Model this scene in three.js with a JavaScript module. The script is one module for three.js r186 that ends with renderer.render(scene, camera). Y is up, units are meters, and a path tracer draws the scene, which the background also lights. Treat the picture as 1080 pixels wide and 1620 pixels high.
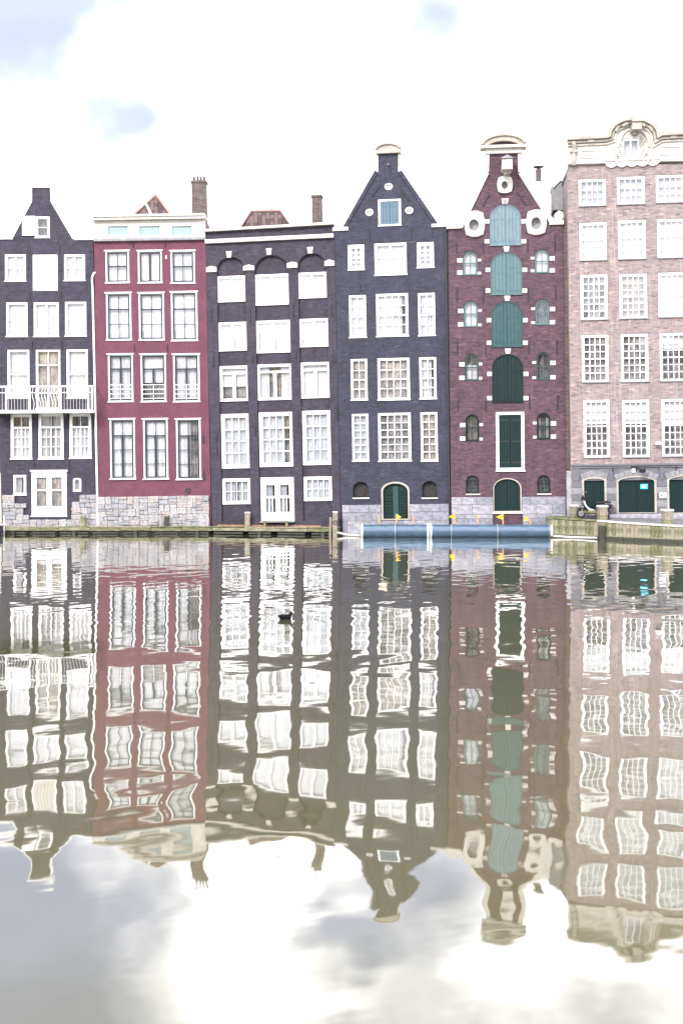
import * as THREE from 'three';
import { mergeGeometries } from 'three/addons/utils/BufferGeometryUtils.js';
import { ConvexGeometry } from 'three/addons/geometries/ConvexGeometry.js';
import { RoundedBoxGeometry } from 'three/addons/geometries/RoundedBoxGeometry.js';
import { MarchingCubes } from 'three/addons/objects/MarchingCubes.js';

// ---------------------------------------------------------------- camera, sky, sun, exposure
const W = 1080, H = 1620, HOR = 720, EYE = 4.0, DIST = 64, SCALE = 31, F = SCALE * DIST;
const scene = new THREE.Scene();
const camera = new THREE.PerspectiveCamera(2 * Math.atan(H / 2 / F) * 180 / Math.PI, W / H, 0.1, 2000);
camera.position.set(0, EYE, DIST);
camera.setViewOffset(W, H, 0, H / 2 - HOR, W, H);           // lens shifted down: verticals stay parallel
camera.updateProjectionMatrix();
const renderer = new THREE.WebGLRenderer({ antialias: true });
renderer.toneMapping = THREE.LinearToneMapping;
renderer.toneMappingExposure = 2.95;
renderer.shadowMap.enabled = true;
const sun = new THREE.DirectionalLight(0xfff8ee, 1.4);
sun.position.set(-26, 48, 50); sun.target.position.set(0, 6, 0);
sun.castShadow = true; sun.shadow.radius = 20; sun.shadow.mapSize.set(2048, 2048);
Object.assign(sun.shadow.camera, { left: -45, right: 45, top: 45, bottom: -45, near: 1, far: 200 });
scene.add(sun, sun.target);

// seeded random and noise
function rng(seed) { let s = seed >>> 0; return () => { s = (s + 0x6D2B79F5) >>> 0; let t = Math.imul(s ^ (s >>> 15), 1 | s); t = (t + Math.imul(t ^ (t >>> 7), 61 | t)) ^ t; return ((t ^ (t >>> 14)) >>> 0) / 4294967296; }; }
const R0 = rng(20240);
function hash3(x, y, z) { let h = Math.imul(x, 374761393) ^ Math.imul(y, 668265263) ^ Math.imul(z, 1442695041); h = Math.imul(h ^ (h >>> 13), 1274126177); return ((h ^ (h >>> 16)) >>> 0) / 4294967296; }
const fade = t => t * t * (3 - 2 * t), lerp = (a, b, t) => a + (b - a) * t, clamp = (x, a = 0, b = 1) => Math.min(b, Math.max(a, x));
const smooth = (a, b, x) => fade(clamp((x - a) / (b - a)));
function vnoise(x, y, z = 0, per = 0) {
  let i = Math.floor(x), j = Math.floor(y); const k = Math.floor(z), u = fade(x - i), v = fade(y - j), w = fade(z - k); let i1 = i + 1, j1 = j + 1;
  if (per) { i = ((i % per) + per) % per; i1 = ((i1 % per) + per) % per; j = ((j % per) + per) % per; j1 = ((j1 % per) + per) % per; }
  const p = hash3(i, j, k), q = hash3(i, j1, k), a = p + (hash3(i1, j, k) - p) * u, b = q + (hash3(i1, j1, k) - q) * u, lo = a + (b - a) * v;
  if (w === 0) return lo;
  const p2 = hash3(i, j, k + 1), q2 = hash3(i, j1, k + 1), a2 = p2 + (hash3(i1, j, k + 1) - p2) * u, b2 = q2 + (hash3(i1, j1, k + 1) - q2) * u;
  return lo + (a2 + (b2 - a2) * v - lo) * w;
}
function fbm(x, y, z, o = 5) { let s = 0, a = 0.5, n = 0; for (let i = 0; i < o; i++) { s += a * vnoise(x, y, z); n += a; a *= 0.52; x = x * 2.03 + 7.1; y = y * 2.03 + 3.7; z = z * 2.03 + 1.9; } return s / n; }

{ // a bright, broken cloud cover
  const w = 2048, h = 1024, d = new Float32Array(w * h * 4), deg = 180 / Math.PI;
  const gaps = [[-15.5, 22.2, 8.0, 5.2, 0.50], [-9.6, 14.8, 3.4, 1.7, 0.34], [13, 19.5, 3, 1.6, 0.3], [-0.4, 20.6, 2.6, 1.5, 0.40], [5.2, 18.2, 4.2, 2.6, 0.34], [0.8, 26.0, 3.6, 1.5, 0.30], [8, 27.5, 6, 2.0, 0.18]];
  const fills = [[-3.2, 15.4, 6.2, 5.0, 0.5], [11, 20, 4.5, 4.2, 0.35], [11, 10, 7, 5, 0.4], [-14, 11, 5, 3.0, 0.35]];
  for (let j = 0; j < h; j++) for (let i = 0; i < w; i++) {
    const el = ((j + 0.5) / h - 0.5) * Math.PI, lon = ((i + 0.5) / w - 0.5) * 2 * Math.PI, o = (j * w + i) * 4;
    const x = Math.cos(el) * Math.cos(lon), y = Math.sin(el), z = Math.cos(el) * Math.sin(lon);
    d[o + 3] = 1;
    if (y < -0.03) { d[o] = d[o + 1] = d[o + 2] = 0.9; continue; }
    const k = 1 / (Math.max(y, 0) + 0.28), cx = x * k, cz = z * k;
    let n = fbm(cx * 2.1 + 11, cz * 2.1 + 5, 3.3, 4) + 0.10;
    const az = Math.atan2(x, -z) * deg, ed = el * deg, mid = fbm(x * 16, y * 18, z * 16, 5);
    if (Math.abs(az) < 34 && ed < 42) {
      const wob = (fbm(x * 26, y * 30, z * 26, 4) - 0.5) * 4.4, wob2 = (fbm(x * 26 + 40, y * 30, z * 26, 4) - 0.5) * 3.4;
      for (const [a, e, ra, re, s] of gaps) { const q = ((az + wob - a) / ra) ** 2 + ((ed + wob2 - e) / re) ** 2; n -= s * Math.exp(-q * 1.1); }
      for (const [a, e, ra, re, s] of fills) { const q = ((az + wob - a) / ra) ** 2 + ((ed + wob2 - e) / re) ** 2; n += s * Math.exp(-q); }
    }
    n += (mid - 0.5) * 0.46;
    const c = smooth(0.19, 0.64, n), thick = smooth(0.45, 0.85, n), fine = 0.85 + 0.3 * mid, wisp = 1 + (vnoise(x * 9, y * 26, z * 9) + vnoise(x * 21, y * 50, z * 21) * 0.5 - 0.75) * 0.4;
    const blue = [0.262 * wisp, 0.296 * wisp, 0.425 * wisp], cl = (0.95 + 0.9 * thick) * fine, cloud = [cl * 0.99, cl * 0.98, cl * 1.02];
    for (let q = 0; q < 3; q++) d[o + q] = lerp(blue[q], cloud[q], c);
  }
  const t = new THREE.DataTexture(d, w, h, THREE.RGBAFormat, THREE.FloatType);
  t.mapping = THREE.EquirectangularReflectionMapping; t.magFilter = t.minFilter = THREE.LinearFilter; t.needsUpdate = true;
  scene.background = t; scene.environment = t;
}

// ---------------------------------------------------------------- textures and materials
function tex(w, h, fn, srgb = true) {
  const d = new Uint8Array(w * h * 4);
  for (let j = 0; j < h; j++) for (let i = 0; i < w; i++) { const c = fn(i, j), o = (j * w + i) * 4; for (let k = 0; k < 3; k++) { let v = clamp(c[k]); if (srgb) v = v <= 0.0031308 ? v * 12.92 : 1.055 * v ** (1 / 2.4) - 0.055; d[o + k] = v * 255; } d[o + 3] = 255; }
  const t = new THREE.DataTexture(d, w, h); t.wrapS = t.wrapT = THREE.RepeatWrapping; t.magFilter = THREE.LinearFilter; t.minFilter = THREE.LinearMipmapLinearFilter; t.generateMipmaps = true;
  if (srgb) t.colorSpace = THREE.SRGBColorSpace; t.needsUpdate = true; return t;
}
const BW = 7.04, BH = 8.0, BN = 1024;                       // one brick sheet: 32 x 128 bricks
function brickAt(i, j) {
  const row = Math.floor(j / 8), y = j % 8, off = row % 2 ? 16 : 0, col = Math.floor(((i + off) % BN) / 32), x = (i + off) % 32;
  return { row, col, mortar: y < 1.2 || x < 1.2 };
}
function brickMap(seed, base, vary, mortar, mix, stain) {   // colours are linear
  return tex(BN, BN, (i, j) => {
    const b = brickAt(i, j), v = hash3(b.col, b.row, seed), v2 = hash3(b.col, b.row, seed + 9), g = vnoise(i / 2, j / 2, seed, BN / 2) - 0.5;
    const big = vnoise(i / 64, j / 64, seed + 2, 16) * 0.5 + vnoise(i / 20 + 3, j / 26, seed + 4, 0) * 0.3 + vnoise(i / 7, j / 7, seed + 6) * 0.2 - 0.5;
    const run = smooth(0.62, 0.85, vnoise(i / 5, j / 150, seed + 12)) * vnoise(i / 40, j / 60, seed + 13), k = 1 + (v - 0.5) * 2 * vary + g * 0.25 + big * stain + run * 0.55;
    const odd = v2 > 0.95 ? 1.45 : v2 < 0.05 ? 0.62 : 1;
    return [0, 1, 2].map(q => { const c = base[q] * k * odd * (1 + (v2 - 0.5) * vary * (q === 0 ? 0.5 : q === 2 ? -0.5 : 0)); return b.mortar ? lerp(c, mortar[q] * (1 + big * 0.5), mix) : c; });
  });
}
const brickBump = tex(BN, BN, (i, j) => { const b = brickAt(i, j), v = b.mortar ? 0.25 : 0.7 + 0.25 * hash3(b.col, b.row, 77) + 0.1 * (vnoise(i / 3, j / 3, 5) - 0.5); return [v, v, v]; }, false);
brickBump.repeat.set(1 / BW, 1 / BH);
function brickMat(seed, base, vary, mortar, mix, stain, rough = 0.8, bump = 0.010) {
  const map = brickMap(seed, base, vary, mortar, mix, stain); map.repeat.set(1 / BW, 1 / BH);
  return new THREE.MeshStandardMaterial({ map, bumpMap: brickBump, bumpScale: bump, roughness: rough });
}
function noiseMat(seed, a, b, size, rough, bump = 0.002, scaleN = 8, opt = {}) {
  const n = 256, f = (i, j) => vnoise(i / 3, j / 3, seed, 0) * 0.3 + vnoise(i / n * scaleN, j / n * scaleN, seed, scaleN) * 0.4 + vnoise(i / n * scaleN * 4, j / n * scaleN * 4, seed + 1, scaleN * 4) * 0.3;
  const map = tex(n, n, (i, j) => { const t = smooth(0.25, 0.75, f(i, j)); return [0, 1, 2].map(q => lerp(a[q], b[q], t)); });
  const bm = bump ? tex(n, n, (i, j) => { const v = f(i, j); return [v, v, v]; }, false) : null;
  map.repeat.set(1 / size, 1 / size); if (bm) bm.repeat.set(1 / size, 1 / size);
  return new THREE.MeshPhysicalMaterial({ map, bumpMap: bm, bumpScale: bump, roughness: rough, ...opt });
}
const plain = (c, rough = 0.6, o = {}) => new THREE.MeshPhysicalMaterial({ color: new THREE.Color().setRGB(...c), roughness: rough, ...o });
const M = {
  black: brickMat(1, [0.025, 0.021, 0.038], 0.30, [0.04, 0.036, 0.05], 0.5, 0.85),
  crimson: noiseMat(2, [0.086, 0.021, 0.042], [0.112, 0.030, 0.055], 3.1, 0.75, 0.003, 8),
  purple: brickMat(3, [0.026, 0.021, 0.037], 0.30, [0.042, 0.036, 0.05], 0.5, 0.9),
  navy: brickMat(4, [0.0195, 0.021, 0.040], 0.32, [0.036, 0.037, 0.052], 0.5, 0.8),
  plum: brickMat(5, [0.060, 0.029, 0.044], 0.36, [0.085, 0.052, 0.066], 0.45, 0.6),
  pink: brickMat(6, [0.198, 0.155, 0.158], 0.24, [0.275, 0.24, 0.24], 0.55, 0.25, 0.85, 0.008),
  umber: brickMat(7, [0.072, 0.052, 0.05], 0.35, [0.16, 0.13, 0.12], 0.5, 0.5),
  white: noiseMat(8, [0.70, 0.705, 0.715], [0.79, 0.795, 0.80], 1.6, 0.42, 0.0005, 6),
  cream: noiseMat(9, [0.27, 0.245, 0.215], [0.37, 0.34, 0.30], 1.4, 0.7, 0.002, 6),
  ivory: noiseMat(10, [0.42, 0.395, 0.36], [0.53, 0.505, 0.47], 1.4, 0.6, 0.001, 6),
  sash: plain([0.012, 0.018, 0.033], 0.35),
  green: noiseMat(11, [0.0028, 0.0135, 0.0145], [0.0045, 0.020, 0.020], 0.9, 0.5, 0.0008, 5, { specularIntensity: 0.45 }),
  teal: noiseMat(12, [0.052, 0.106, 0.118], [0.074, 0.138, 0.150], 0.9, 0.30, 0.0008, 5),
  tealBlue: noiseMat(13, [0.095, 0.150, 0.180], [0.125, 0.185, 0.215], 0.9, 0.30, 0.0008, 5),
  tealDeep: noiseMat(14, [0.015, 0.052, 0.057], [0.023, 0.070, 0.075], 0.9, 0.36, 0.0008, 5),
  slateBoard: noiseMat(28, [0.022, 0.020, 0.022], [0.045, 0.040, 0.042], 0.6, 0.8, 0.003, 6), skylight: plain([0.23, 0.30, 0.33], 0.3), blueBoard: plain([0.060, 0.112, 0.158], 0.4),
  glass: new THREE.MeshPhysicalMaterial({ color: 0xffffff, transmission: 1, thickness: 0, roughness: 0.01, ior: 1.85 }),
  iron: plain([0.018, 0.017, 0.022], 0.6), steel: plain([0.3, 0.3, 0.32], 0.35, { metalness: 0.8 }),
  room: plain([0.48, 0.45, 0.42], 0.9), floorboard: plain([0.13, 0.09, 0.06], 0.8),
  cloth: noiseMat(15, [0.44, 0.455, 0.485], [0.55, 0.565, 0.59], 0.8, 0.95, 0, 6), cloth2: noiseMat(16, [0.31, 0.335, 0.375], [0.42, 0.445, 0.48], 0.8, 0.95, 0, 6), cloth3: noiseMat(17, [0.15, 0.148, 0.155], [0.38, 0.345, 0.315], 0.9, 0.95, 0, 5), cloth4: noiseMat(25, [0.085, 0.092, 0.105], [0.31, 0.30, 0.30], 1.1, 0.95, 0, 5),
  tile: plain([0.125, 0.080, 0.076], 0.7), tile2: plain([0.060, 0.042, 0.046], 0.75), ridgeTile: plain([0.30, 0.17, 0.14], 0.7), lead: noiseMat(18, [0.16, 0.16, 0.18], [0.24, 0.24, 0.26], 1.2, 0.5, 0.001),
  algae: noiseMat(19, [0.062, 0.072, 0.028], [0.20, 0.19, 0.115], 0.9, 0.85, 0.01, 6), wet: noiseMat(20, [0.012, 0.014, 0.010], [0.035, 0.036, 0.024], 0.8, 0.5, 0.008, 6),
  stageEdge: noiseMat(26, [0.10, 0.105, 0.06], [0.27, 0.255, 0.19], 0.9, 0.85, 0.01, 7),
  timber: noiseMat(21, [0.15, 0.125, 0.095], [0.27, 0.24, 0.19], 0.7, 0.85, 0.006, 6), warmWood: noiseMat(22, [0.24, 0.115, 0.06], [0.33, 0.18, 0.10], 0.7, 0.7, 0.003, 6),
  bluePipe: noiseMat(27, [0.026, 0.062, 0.115], [0.055, 0.098, 0.160], 0.4, 0.28, 0, 7, { clearcoat: 0.7, clearcoatRoughness: 0.15 }),
  yellow: plain([0.75, 0.50, 0.0], 0.5), orange: plain([0.55, 0.26, 0.10], 0.6),
  asphalt: noiseMat(23, [0.085, 0.085, 0.095], [0.15, 0.15, 0.16], 1.3, 0.9, 0.003, 6), paving: noiseMat(24, [0.20, 0.195, 0.20], [0.30, 0.29, 0.29], 1.1, 0.85, 0.004, 6),
  rubber: plain([0.012, 0.012, 0.013], 0.8), blackGloss: plain([0.008, 0.009, 0.011], 0.15, { clearcoat: 1 }), cyan: plain([0.03, 0.42, 0.55], 0.4),
  granite: [[0.37, 0.36, 0.38], [0.32, 0.31, 0.33], [0.42, 0.41, 0.42], [0.40, 0.36, 0.355], [0.29, 0.30, 0.33]].map((c, i) => noiseMat(30 + i, c.map(v => v * 0.42), c.map(v => v * 1.3), 0.9, 0.8, 0.02, 10)),
  ashlar: [[0.21, 0.21, 0.25], [0.26, 0.255, 0.29], [0.18, 0.185, 0.22]].map((c, i) => noiseMat(40 + i, c.map(v => v * 0.72), c.map(v => v * 1.2), 1.0, 0.8, 0.004, 5)),
  bluestone: [[0.065, 0.068, 0.085], [0.105, 0.106, 0.126], [0.18, 0.178, 0.195]].map((c, i) => noiseMat(45 + i, c.map(v => v * 0.8), c.map(v => v * 1.2), 1.0, 0.75, 0.003, 5)),
};

// ---------------------------------------------------------------- helpers
const names = new Map();
function numbered(n) { const k = names.get(n) || 0; names.set(n, k + 1); return k ? n + '_' + String(k).padStart(3, '0') : n; }
function shade(m) { m.castShadow = m.receiveShadow = true; return m; }
function part(parent, name, geo, mat, pos) { const m = shade(new THREE.Mesh(geo, mat)); m.name = name; if (pos) m.position.set(...pos); parent.add(m); return m; }
function thing(name, label, category, pos = [0, 0, 0], group) { const g = new THREE.Group(); g.name = numbered(name); g.position.set(...pos); g.userData = { label, category }; if (group) g.userData.group = group; scene.add(g); return g; }
function single(name, label, category, geo, mat, pos, group) { const m = part(scene, numbered(name), geo, mat, pos); m.userData = { label, category }; if (group) m.userData.group = group; return m; }
function structure(name, geo, mat, pos) { const m = part(scene, numbered(name), geo, mat, pos); m.userData = { kind: 'structure' }; return m; }
function metricUV(g) {                                       // uv in metres by the way each face points
  if (g.index) g = g.toNonIndexed();
  const p = g.attributes.position, n = g.attributes.normal, uv = new Float32Array(p.count * 2);
  for (let i = 0; i < p.count; i++) { const ax = Math.abs(n.getX(i)), ay = Math.abs(n.getY(i)), az = Math.abs(n.getZ(i)); const [u, v] = az >= ax && az >= ay ? [p.getX(i), p.getY(i)] : ax >= ay ? [p.getZ(i), p.getY(i)] : [p.getX(i), p.getZ(i)]; uv[2 * i] = u; uv[2 * i + 1] = v; }
  g.setAttribute('uv', new THREE.BufferAttribute(uv, 2)); return g;
}
const box = (w, h, d, x = 0, y = 0, z = 0) => metricUV(new THREE.BoxGeometry(w, h, d).translate(x, y, z));
const rbox = (w, h, d, r = 0.02, x = 0, y = 0, z = 0) => metricUV(new RoundedBoxGeometry(w, h, d, 1, Math.min(r, w / 2.1, h / 2.1, d / 2.1)).translate(x, y, z));
const spanBox = (x0, x1, y0, y1, z0, z1, r = 0) => (r ? rbox(x1 - x0, y1 - y0, z1 - z0, r, (x0 + x1) / 2, (y0 + y1) / 2, (z0 + z1) / 2) : box(x1 - x0, y1 - y0, z1 - z0, (x0 + x1) / 2, (y0 + y1) / 2, (z0 + z1) / 2));
const merge = list => mergeGeometries(list.map(g => { g = g.index ? g.toNonIndexed() : g; for (const k of Object.keys(g.attributes)) if (!['position', 'normal', 'uv'].includes(k)) g.deleteAttribute(k); return g; }));
const v2 = a => a.map(p => p.isVector2 ? p : new THREE.Vector2(p[0], p[1]));
function extr(points, holes, z0, z1, bevel = 0) {
  const s = new THREE.Shape(v2(points)); for (const h of holes || []) s.holes.push(new THREE.Path(v2(h)));
  const g = new THREE.ExtrudeGeometry(s, { depth: z1 - z0 - 2 * bevel, bevelEnabled: bevel > 0, bevelThickness: bevel, bevelSize: bevel, bevelOffset: -bevel, bevelSegments: 1, steps: 1, curveSegments: 8 });
  g.translate(0, 0, z0 + bevel); return g;
}
function bar(a, b, r, seg = 6) { const A = new THREE.Vector3(...a), B = new THREE.Vector3(...b), L = A.distanceTo(B); const g = new THREE.CylinderGeometry(r, r, L, seg); g.applyQuaternion(new THREE.Quaternion().setFromUnitVectors(new THREE.Vector3(0, 1, 0), B.clone().sub(A).normalize())); const c = A.add(B).multiplyScalar(0.5); return g.translate(c.x, c.y, c.z); }
const tube = (pts, r, n = 24, seg = 6) => new THREE.TubeGeometry(new THREE.CatmullRomCurve3(pts.map(p => new THREE.Vector3(...p))), n, r, seg);
const rectPts = (u0, v0, u1, v1) => [[u0, v0], [u1, v0], [u1, v1], [u0, v1]];
function archPts(u0, v0, u1, v1, rise, n = 14) { const c = (u0 + u1) / 2, r = (u1 - u0) / 2, out = [[u0, v0], [u1, v0]]; for (let i = 0; i <= n; i++) { const a = Math.PI * i / n; out.push([c + r * Math.cos(a), v1 - rise + rise * Math.sin(a)]); } return out; }
const ovalPts = (cu, cv, ru, rv, n = 20) => Array.from({ length: n }, (_, i) => [cu + ru * Math.cos(2 * Math.PI * i / n), cv + rv * Math.sin(2 * Math.PI * i / n)]);
function clipRect(poly, x0, y0, x1, y1) {                    // Sutherland-Hodgman
  const cut = (pts, inside, meet) => { const out = []; for (let i = 0; i < pts.length; i++) { const a = pts[i], b = pts[(i + 1) % pts.length], ia = inside(a), ib = inside(b); if (ia) out.push(a); if (ia !== ib) out.push(meet(a, b)); } return out; };
  const atX = x => (a, b) => { const t = (x - a[0]) / (b[0] - a[0]); return [x, a[1] + t * (b[1] - a[1])]; }, atY = y => (a, b) => { const t = (y - a[1]) / (b[1] - a[1]); return [a[0] + t * (b[0] - a[0]), y]; };
  let p = cut(poly, q => q[0] >= x0, atX(x0)); if (p.length) p = cut(p, q => q[0] <= x1, atX(x1)); if (p.length) p = cut(p, q => q[1] >= y0, atY(y0)); if (p.length) p = cut(p, q => q[1] <= y1, atY(y1));
  return p;
}
// a photo pixel on the upright plane at depth z
const at = (px, py, z) => { const d = DIST - z; return [(px - W / 2) / F * d, EYE - (py - HOR) / F * d, z]; };
// a photo pixel on the water
const onWater = (px, py) => { const d = F * EYE / (py - HOR); return [(px - W / 2) / F * d, 0, DIST - d]; };

// ---------------------------------------------------------------- water, ground
{
  const r = rng(99), waves = [];
  for (let i = 0; i < 70; i++) {
    const long = i >= 48 && i < 54, tiny = i >= 54, lam = long ? 2.6 + 2.4 * r() : tiny ? 0.16 + 0.26 * r() : 0.48 * Math.pow(4.4, r()), th = (r() < 0.5 ? -1 : 1) * (tiny ? r() * 1.5 : 0.35 + 0.85 * r()), k = 2 * Math.PI / lam;
    const slope = long ? 0.0005 : tiny ? 0.0007 : lam < 0.8 ? 0.0010 : 0.00125;
    waves.push([k * Math.cos(th), k * Math.sin(th), slope / k, r() * 6.283, lam]);
  }
  const birds = [[...onWater(452, 979.5), 0.016, 1.0], [...onWater(606, 928), 0.016, 1.0]];
  const us = [-40, -12, -4, -2, -1.35, -1.1], zs = [], cols = 440;   // a fan of columns, finer towards the near bank
  for (let i = 0; i <= cols; i++) us.push(-1 + 2 * i / cols);
  us.push(1.1, 1.35, 2, 4, 12, 40);
  for (let d = 67; d > 6.6; d *= 1 - 0.0026) zs.push(DIST - d);
  zs.push(58.5, 60, 64, 68);
  const nx = us.length, nz = zs.length, P = new Float32Array(nx * nz * 3), N = new Float32Array(nx * nz * 3), UV = new Float32Array(nx * nz * 2), I = new Uint32Array((nx - 1) * (nz - 1) * 6); let q6 = 0;
  for (let j = 0; j < nz; j++) { const z = zs[j], half = Math.max(2, (DIST - z) * 0.285 + 1.6), mean = smooth(44, 12, z), lee = lerp(1, 0.52, smooth(14, 46, z)); for (let i = 0; i < nx; i++) {
    const x = us[i] * half; let y = 0, sx = 0, sz = 0;
    if (Math.abs(us[i]) <= 1 && z < 57.5) {                  // livelier ripples under the far wall, where the wind reaches
      const breeze = lee * (0.55 + 0.9 * vnoise(x / 7 + 30, z / 5, 4)), fineA = (0.5 + 1.6 * vnoise(x / 5, z / 3 + 9, 8) * vnoise(x / 11 + 5, z / 8, 2)) * lee * (1 + 1.7 * mean);
      for (let n = 0; n < waves.length; n++) { const e = waves[n], kx = e[0], kz = e[1], a = e[2], ph = e[3], lam = e[4]; if (lam < 0.45 && z < 24) continue; const q = kx * x + kz * z + ph, m = a * (lam < 0.8 ? fineA : breeze), c = Math.cos(q) * m; y += Math.sin(q) * m; sx += kx * c; sz += kz * c; }
      for (const [bx, , bz, sl, reach] of birds) { const dx = x - bx, dz = z - bz, rr = Math.hypot(dx, dz); if (rr < 5 && rr > 0.02) { const side = dx < 0 ? 1.4 : 0.5, m = sl * side * Math.exp(-rr / reach), q = rr * 15, c = Math.cos(q) * m; y += Math.sin(q) * m / 15; sx += c * dx / rr; sz += c * dz / rr; } }
    }
    const o = j * nx + i; P[o * 3] = x; P[o * 3 + 1] = y; P[o * 3 + 2] = z;
    const l = Math.hypot(sx, 1, sz); N[o * 3] = -sx / l; N[o * 3 + 1] = 1 / l; N[o * 3 + 2] = -sz / l; UV[o * 2] = x; UV[o * 2 + 1] = z;
    if (i < nx - 1 && j < nz - 1) { I[q6++] = o; I[q6++] = o + nx; I[q6++] = o + 1; I[q6++] = o + 1; I[q6++] = o + nx; I[q6++] = o + nx + 1; }
  } }
  const g = new THREE.BufferGeometry(); g.setAttribute('position', new THREE.BufferAttribute(P, 3)); g.setAttribute('normal', new THREE.BufferAttribute(N, 3)); g.setAttribute('uv', new THREE.BufferAttribute(UV, 2)); g.setIndex(new THREE.BufferAttribute(I, 1));
  structure('water', g, new THREE.MeshPhysicalMaterial({ color: new THREE.Color().setRGB(0.078, 0.073, 0.036), roughness: 0.025, ior: 1.72, clearcoat: 1, clearcoatRoughness: 0.025 }));
}
structure('ground', box(1200, 1, 500, 0, 0.1, -251.2), M.paving);
structure('street', box(1200, 3, 400, 0, -0.1, 268), M.paving);

// ---------------------------------------------------------------- house kit
class House {
  constructor(name, label, px, z, yawDeg, rollDeg) {
    const g = this.g = thing(name, label, 'house', [...at(px, 840, z).slice(0, 1), 0, z]);
    g.rotation.order = 'YXZ'; g.rotation.y = -yawDeg * Math.PI / 180; g.rotation.z = rollDeg * Math.PI / 180; g.updateMatrixWorld(true);
    this.inv = g.matrixWorld.clone().invert(); this.holes = [];
  }
  at(px, py, zl = 0) {                                       // pixel -> (u, v) on the house's own plane z = zl
    const o = camera.position.clone().applyMatrix4(this.inv), p = new THREE.Vector3(...at(px, py, 0)).applyMatrix4(this.inv).sub(o), t = (zl - o.z) / p.z;
    return [o.x + p.x * t, o.y + p.y * t];
  }
  poly(list, zl = 0) { return list.map(([x, y]) => this.at(x, y, zl)); }
  rect(x0, y0, x1, y1, zl = 0) { const ym = (y0 + y1) / 2, xm = (x0 + x1) / 2; return [this.at(x0, ym, zl)[0], this.at(xm, y1, zl)[1], this.at(x1, ym, zl)[0], this.at(xm, y0, zl)[1]]; }
}
const clothGeo = (() => { const g = new THREE.PlaneGeometry(1, 1, 40, 1), p = g.attributes.position, r = rng(5); let ph = 0; for (let i = 0; i <= 40; i++) { ph += 0.8 + r() * 0.9; const z = 0.022 * Math.sin(ph) + 0.01 * r(); p.setZ(i, z); p.setZ(i + 41, z * 1.2); } g.computeVertexNormals(); return g; })();
const paneGeo = new THREE.PlaneGeometry(1, 1), RW = rng(4242);
const shapeOf = (o, [u0, v0, u1, v1], d = 0) => o.arch ? archPts(u0 + d, v0 + d, u1 - d, v1 - d, Math.max(0.02, (o.rise ?? 0.5) * (u1 - u0) - d * (o.rise ?? 0.5) * 2)) : rectPts(u0 + d, v0 + d, u1 - d, v1 - d);
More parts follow.
